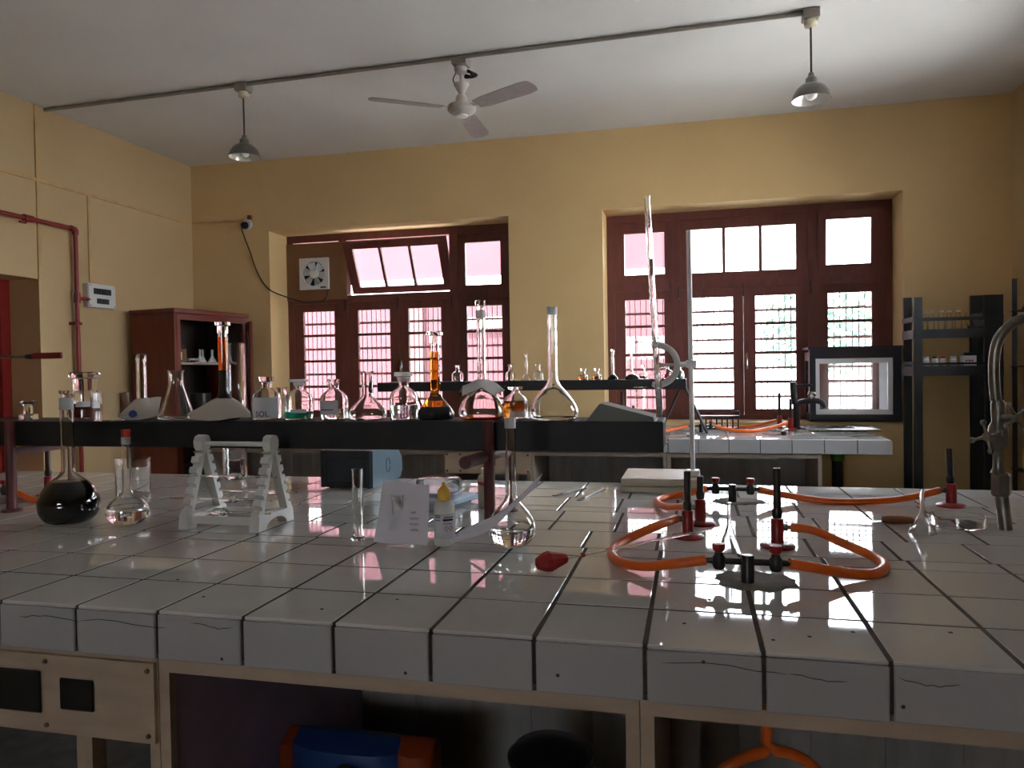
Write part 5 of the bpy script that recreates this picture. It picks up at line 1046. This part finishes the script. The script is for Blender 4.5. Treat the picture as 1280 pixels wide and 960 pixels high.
MB().lathe([(0, 0), (0.08, 0), (0.09, 0.03), (0.09, 0.20), (0.096, 0.205), (0.085, 0.205), (0.085, 0.04), (0, 0.03)], 20).build('body', 'dark_metal', t)
MB().tube([(-0.09, 0, 0.16), (-0.12, 0, 0.17), (-0.12, 0, 0.12), (-0.09, 0, 0.11)], 0.006, 8).build('handle', 'dark_metal', t)

# ------------------------------------------------------------------ racks at the right
def rack(loc, w, d, h, label, levels, rz=0.0, pw=0.05, pw2=0.05):
    t = thing('steel_rack', label, 'rack', loc, rz)
    for (x, y, a) in ((0, 0, pw), (w - pw2, 0, pw2), (0, d - 0.03, pw), (w - pw2, d - 0.03, pw2)):
        s_ = 1 if x == 0 else -1
        MB().prism([(x, y), (x + a, y), (x + a, y + 0.006), (x + 0.006, y + 0.006), (x + 0.006, y + 0.03), (x, y + 0.03)], 0.0, h + (0.02 if y > 0 else 0), 'xy').build('post', 'black_steel', t)
    for z0, z1, deep in levels:
        if deep:
            box('shelf_board', 'black_steel', 0.008, w - 0.008, 0.008, d - 0.008, z1 - 0.008, z1, t); box('shelf_lip', 'black_steel', 0.0, w, -0.006, -0.0005, z0, z1, t)
            box('side_lip', 'black_steel', -0.006, -0.0005, 0.0, d, z0, z1, t)
        else:
            box('rail', 'black_steel', 0.0, w, -0.006, -0.0005, z0, z1, t); box('side_rail', 'black_steel', -0.006, -0.0005, 0.0, d, z0 - 0.002, z1 + 0.01, t)
    return t
rack((1.565, 5.98, 0.0), 0.575, 0.30, 1.865, 'black slotted steel rack in the corner right of the window', [(1.69, 1.715, False), (1.565, 1.63, True), (1.375, 1.39, False), (1.295, 1.365, True), (0.3, 0.36, True)], pw=0.055, pw2=0.12)
rack((2.335, 5.02, 0.0), 0.80, 0.22, 1.93, 'black steel rack against the right wall, cut by the picture edge', [(1.70, 1.735, True), (1.30, 1.36, True), (0.6, 0.66, True)], rz=R(90), pw=0.06, pw2=0.06)
G2 = 'bottles on the corner rack'
for k, x in enumerate((1.66, 1.71, 1.77, 1.83, 1.88)):
    t = thing('small_bottle', ('leftmost', 'second', 'middle', 'fourth', 'rightmost')[k] + ' small clear bottle in the row on the corner rack upper shelf', 'bottle', (x, 6.07 + 0.03 * (k % 2), 1.63), group=G2)
    r_ = 0.022; MB().lathe(shell([(r_ * 0.9, 0), (r_, 0.003), (r_, 0.085), (0.012, 0.105), (0.010, 0.125), (0.014, 0.13)], 0.002), 18).build('body', 'glass', t)
    MB().lathe([(0, 0.125), (0.009, 0.125), (0.015, 0.131), (0.015, 0.138), (0, 0.138)], 12).build('stopper', 'frosted', t)
t = thing('reagent_bottle', 'small bottle of green liquid at the left of corner rack upper shelf', 'bottle', (1.635, 6.14, 1.63))
MB().lathe(shell([(0.027, 0), (0.03, 0.003), (0.03, 0.07), (0.012, 0.085), (0.012, 0.105)], 0.002), 18).build('body', 'glass', t); MB().lathe([(0, 0.004), (0.0285, 0.004), (0.0285, 0.05), (0, 0.05)], 18).build('liquid', 'green_liquid', t)
t = thing('glass_bowl', 'shallow clear glass bowl on the upper shelf of corner rack', 'bowl', (2.0, 6.10, 1.63))
MB().lathe(shell([(0.03, 0), (0.045, 0.004), (0.06, 0.05), (0.064, 0.11), (0.068, 0.115)], 0.002), 24).build('body', 'glass', t)
for k, (x, m, nm, lab) in enumerate(((1.655, 'pale_plastic', 'small_jar', 'small pale jar, leftmost on the lower shelf of corner rack'), (1.715, 'black_plastic', 'small_jar', 'small jar with black lid on lower shelf of corner rack'),
                                     (1.765, 'rubber_red', 'small_jar', 'small jar with red lid on lower shelf of corner rack'), (1.835, 'pale_plastic', 'small_jar', 'small pale jar between the red-lidded jar and the carton'), (1.93, 'black_plastic', 'small_carton', 'black and white carton at the right of corner rack lower shelf'))):
    t = thing(nm, lab, 'jar' if nm == 'small_jar' else 'box', (x, 6.03, 1.365))
    if nm == 'small_jar':
        MB().lathe([(0, 0), (0.02, 0), (0.021, 0.003), (0.021, 0.05), (0.016, 0.056), (0, 0.056)], 16).build('body', 'bottle_plastic', t); MB().lathe([(0, 0.0565), (0.018, 0.0565), (0.018, 0.07), (0, 0.07)], 16).build('lid', m, t)
        band(t, 0.021, 0.008, 0.042, -130, -50, 'label_white')
    else:
        box('carton', 'label_white', -0.04, 0.045, -0.03, 0.03, 0.0, 0.072, t); box('lid', 'black_plastic', -0.035, 0.035, -0.028, 0.028, 0.0725, 0.095, t)
        for q in range(3): box('print_mark', 'ink_red', -0.025 + q * 0.018, -0.012 + q * 0.018, -0.0306, -0.0301, 0.03, 0.042, t)
t = thing('conical_flask', 'clear conical flask on the rack against the right wall', 'flask', (2.225, 5.70, 1.735))
MB().lathe(shell([(0.065, 0), (0.072, 0.004), (0.068, 0.02), (0.022, 0.10), (0.018, 0.12), (0.018, 0.27), (0.022, 0.275)], 0.003), 24).build('body', 'glass', t)
t = thing('yellow_can', 'yellow plastic can standing low on the rack against the right wall', 'can', (2.225, 5.6, 0.66))
MB().box(-0.08, 0.08, -0.09, 0.09, 0, 0.16, 0.012).build('body', 'yellow_plastic', t); MB().lathe([(0, 0.16), (0.025, 0.16), (0.025, 0.19), (0, 0.19)], 14, (0.0, -0.05, 0)).build('cap', 'black_plastic', t)

# ------------------------------------------------------------------ ceiling: conduit, fan, lamps
CY = 4.69
cdt = MB().tube([(XL + 0.005, CY + 0.02, ZC - 0.014), (0.66, CY - 0.10, ZC - 0.014)], 0.013, 8).build('trim_1', 'conduit'); struct(cdt)
def lamp(x, y, label):
    t = thing('pendant_lamp', label, 'lamp', (x, y, ZC), group='pendant lamps')
    MB().box(-0.045, 0.045, -0.045, 0.045, -0.055, -0.002, 0.004).build('ceiling_block', 'conduit', t)
    MB().lathe([(0, -0.056), (0.032, -0.056), (0.038, -0.068), (0.034, -0.09), (0.02, -0.10), (0, -0.10)], 20).build('rose', 'cream_plastic', t)
    MB().tube([(0, 0, -0.10), (0.001, 0, -0.36)], 0.006, 8).build('cord', 'wire', t)
    MB().lathe([(0, -0.352), (0.014, -0.355), (0.018, -0.375), (0.03, -0.385), (0.033, -0.42), (0, -0.42)], 18).build('socket', 'lamp_enamel', t)
    outer = [(0.034, -0.415), (0.055, -0.422), (0.080, -0.442), (0.098, -0.470), (0.106, -0.498), (0.108, -0.505)]
    sh_ = MB().lathe(outer + [(r - 0.002, z - 0.0005) for r, z in reversed(outer)] + [outer[0]], 36).build('lamp_shade', 'lamp_enamel', t)
    MB().lathe([(r - 0.0026, z - 0.001) for r, z in outer] , 36).build('reflector', 'lamp_inside', sh_)
    MB().lathe([(0, -0.421), (0.014, -0.421), (0.016, -0.435), (0.030, -0.455), (0.034, -0.475), (0.028, -0.495), (0.012, -0.505), (0, -0.507)], 20).build('light_bulb', 'bulb_glass', t)
lamp(-3.011, CY + 0.0, 'grey domed pendant lamp hanging near the left wall')
lamp(0.675, CY - 0.10, 'grey domed pendant lamp hanging in front of the right window')
fn = thing('ceiling_fan', 'cream three-bladed ceiling fan hanging between the two pendant lamps', 'fan', (-1.43, CY, ZC))
MB().box(-0.05, 0.05, -0.05, 0.05, -0.05, -0.002, 0.004).build('ceiling_block', 'conduit', fn)
MB().lathe([(0, -0.051), (0.035, -0.051), (0.045, -0.066), (0.04, -0.09), (0.02, -0.10), (0, -0.10)], 20).build('rose', 'fan_paint', fn)
MB().tube([(0, 0, -0.10), (0, 0, -0.30)], 0.011, 12).build('down_rod', 'fan_paint', fn)
MB().lathe([(0.012, -0.215), (0.050, -0.150), (0.052, -0.145), (0.049, -0.147), (0.012, -0.21), (0.012, -0.215)], 22, (0, 0, -0.02)).build('canopy', 'fan_paint', fn)
MB().lathe([(0.010, -0.232), (0.028, -0.235), (0.036, -0.25), (0.042, -0.29), (0.010, -0.29)], 22).build('lower_canopy', 'fan_paint', fn)
MB().lathe([(0, -0.285), (0.05, -0.288), (0.086, -0.302), (0.092, -0.318), (0.092, -0.332), (0.075, -0.35), (0.04, -0.362), (0, -0.365)], 32).build('motor', 'fan_paint', fn)
MB().lathe([(0, -0.366), (0.04, -0.364), (0.038, -0.372), (0, -0.378)], 24).build('motor_cap', 'white_plastic', fn)
MB().tube(curve_pts([(-0.03, 0, -0.08), (-0.055, 0.0, -0.13), (-0.03, 0.0, -0.17)], 6), 0.004, 6).build('wire_loop', 'wire', fn)
m = MB()
for k in range(3): m.tube(curve_pts([(0.02, 0.0, -0.075), (0.06 + 0.02 * k, 0.01 * k, -0.09 - 0.01 * k), (0.075 - 0.02 * k, 0.0, -0.125), (0.03, 0.0, -0.11)], 5), 0.009, 6)
m.build('wire_bundle', 'wire', fn)
for a in (213.5, 333.0, 93.3):
    bl = MB().prism([(0.13, -0.045), (0.20, -0.058), (0.53, -0.066), (0.585, -0.055), (0.60, -0.02), (0.60, 0.02), (0.585, 0.055), (0.53, 0.066), (0.20, 0.058), (0.13, 0.045)], -0.0025, 0.0025, 'xy').build('blade', 'blade_paint', fn)
    bl.location = (0, 0, -0.322); bl.rotation_euler = (R(-11), 0, R(a))
    br = MB().prism([(0.085, -0.016), (0.13, -0.016), (0.17, -0.035), (0.185, 0), (0.17, 0.035), (0.13, 0.016), (0.085, 0.016)], 0.0028, 0.006, 'xy').build('blade_bracket', 'fan_paint', bl)
    MB().prism([(0.2, -0.02), (0.52, -0.024), (0.52, -0.018), (0.2, -0.014)], 0.0026, 0.0045, 'xy').build('blade_rib', 'blade_paint', bl); MB().prism([(0.2, 0.014), (0.52, 0.018), (0.52, 0.024), (0.2, 0.02)], 0.0026, 0.0045, 'xy').build('blade_rib', 'blade_paint', bl)

# ------------------------------------------------------------------ left wall: conduits, red pipe, switchboard; back wall: outlet
def batten(n, *b): return struct(box(f'trim_{n}', 'wall_conduit', *b))
batten(2, XL, XL + 0.012, 2.5, YB - 0.001, 2.835, 2.858)
batten(3, XL, XL + 0.012, 4.612, 4.636, 2.859, ZC - 0.001); batten(6, XL, XL + 0.012, 4.612, 4.636, 2.117, 2.834)
batten(4, XL, XL + 0.012, 5.096, 5.12, 2.14, 2.834)
batten(5, XL + 0.013, -4.13, YB - 0.012, YB, 2.842, 2.862)
rp = thing('gas_pipe', 'dark red painted pipe running down the left wall', 'pipe', (XL + 0.045, 4.925, 0.0))
MB().tube([(0, -2.4, 1.64 + 0.9), (0, -0.03, 2.535)], 0.017, 12).build('horizontal_run', 'red_paint', rp); MB().tube([(0, 0, 2.505), (0, 0, 0.0)], 0.017, 12).build('vertical_run', 'red_paint', rp)
MB().tube(curve_pts([(0, -0.045, 2.535), (0, -0.012, 2.533), (0, 0.0, 2.522), (0, 0.0, 2.49)], 4), 0.023, 12).build('elbow', 'red_paint', rp)
MB().lathe([(0, -0.04), (0.026, -0.04), (0.026, 0.04), (0, 0.04)], 12, (0, 0, 2.0)).tube([(0, 0, 2.0), (0, 0.125, 2.0)], [0.016, 0.013], 10).build('tee', 'red_paint', rp)
MB().tube([(0.0, -0.01, 2.04), (0.01, -0.05, 2.03), (0.01, -0.05, 1.98), (0, -0.01, 1.97)], 0.006, 6).build('valve_lever', 'steel', rp)
MB().lathe([(0, -0.035), (0.025, -0.035), (0.025, 0.035), (0, 0.035)], 12, (0, -0.43, 2.537), axis=(0, 1, 0)).tube([(0, -0.43, 2.53), (0.0, -0.45, 2.50), (0, -0.50, 2.50)], 0.008, 8).build('valve', 'red_paint', rp)
for z in (1.80, 1.1): MB().box(-0.044, 0.02, -0.04, 0.024, z - 0.012, z + 0.012).build('pipe_clip', 'red_paint', rp)
sb_ = thing('switchboard', 'white switchboard box with two dark switch windows on the left wall', 'switchboard', (XL, 5.175, 1.94))
MB().box(0.0, 0.05, -0.145, 0.145, 0.0, 0.19, 0.004).build('housing', 'switch_white', sb_)
holed(-0.14, 0.14, 0.004, 0.186, [(-0.09, 0.095, 0.105, 0.155), (-0.06, 0.07, 0.03, 0.075)], 0.051, 0.056, 'yz').build('cover_plate', 'switch_white', sb_)
for (a, b, c_, d, n) in ((-0.09, 0.095, 0.105, 0.155, 6), (-0.06, 0.07, 0.03, 0.075, 4)):
    for k in range(n): box('switch', 'black_plastic', 0.0505, 0.059, a + (b - a) * k / n + 0.002, a + (b - a) * (k + 1) / n - 0.002, c_ + 0.002, d - 0.002, sb_)
for y_, z_ in ((-0.125, 0.015), (0.125, 0.015), (-0.125, 0.175), (0.125, 0.175)): MB().lathe([(0, 0), (0.005, 0), (0.004, 0.003), (0, 0.003)], 8, (0.056, y_, z_), axis=(1, 0, 0)).build('screw', 'screw', sb_)
ou = thing('wall_socket', 'round white wall socket with dark plug on the back wall', 'socket', (-4.09, YB, 2.803))
MB().lathe([(0, 0.0), (0.05, 0.0), (0.05, 0.018), (0.04, 0.028), (0, 0.028)], 20, axis=(0, -1, 0)).build('base_plate', 'switch_white', ou)
MB().lathe([(0, 0.0285), (0.036, 0.0285), (0.03, 0.06), (0.012, 0.075), (0, 0.075)], 16, (-0.012, 0, -0.01), axis=(0, -1, 0)).build('plug', 'black_plastic', ou)
MB().box(0.01, 0.05, -0.03, -0.002, 0.045, 0.085, 0.004).build('ceiling_hook', 'maroon_paint', ou)
cord = MB().tube(curve_pts([(-4.105, 6.325, 2.79), (-4.117, 6.355, 2.72), (-4.06, 6.385, 2.53), (-4.03, 6.39, 2.43), (-3.97, 6.388, 2.30), (-3.905, 6.39, 2.21), (-3.83, 6.42, 2.15), (-3.74, 6.62, 2.10), (-3.60, 6.66, 2.07), (-3.45, 6.66, 2.09), (-3.40, 6.665, 2.19)], 6), 0.0065, 8).build('power_cord', 'wire'); tag(cord, 'dark power cord drooping from wall socket to the exhaust fan', 'cord')
ex = thing('exhaust_fan', 'white square exhaust fan on brown board in the left window top light', 'fan', (-3.565, 6.708, 2.35))
MB().box(-0.315, 0.335, 0.0, 0.008, -0.255, 0.30).build('mounting_board', 'cardboard', ex)
n = 40; r0 = 0.118; a_ = 0.152
out_, in_ = [], []
for k in range(n):
    t_ = 2 * PI * k / n; c_, s_ = math.cos(t_), math.sin(t_); q = a_ / max(abs(c_), abs(s_)); out_.append((q * c_, q * s_)); in_.append((r0 * c_, r0 * s_))
mm = MB(); vs_ = [(x, -0.03, z) for x, z in out_] + [(x, -0.03, z) for x, z in in_] + [(x, -0.001, z) for x, z in out_] + [(x, -0.001, z) for x, z in in_]
fs2 = []
for k in range(n):
    k2 = (k + 1) % n
    fs2 += [(k, k2, n + k2, n + k), (2 * n + k2, 2 * n + k, 3 * n + k, 3 * n + k2), (k2, k, 2 * n + k, 2 * n + k2), (n + k, n + k2, 3 * n + k2, 3 * n + k)]
mm.add(vs_, fs2).build('housing', 'switch_white', ex)
MB().lathe([(0, 0), (0.117, 0), (0.117, 0.002), (0, 0.002)], 32, (0, -0.0012, 0), axis=(0, -1, 0)).build('back_disc', 'black_plastic', ex)
MB().lathe([(0, 0.004), (0.045, 0.004), (0.045, 0.026), (0.035, 0.034), (0, 0.036)], 20, axis=(0, -1, 0)).build('hub', 'white_plastic', ex)
for k in range(6):
    b = MB().sheet([[(0.044 + 0.066 * i / 4, -0.014 - 0.010 * (j / 3 - 0.5) * 2, (j / 3 - 0.5) * (0.05 + 0.03 * i / 4)) for j in range(4)] for i in range(5)], 0.002).build('blade', 'pale_plastic', ex); b.rotation_euler = (0, R(60 * k + 12), 0)
MB().box(0.07, 0.13, -0.034, -0.0305, -0.142, -0.128).build('name_strip', 'ink', ex)
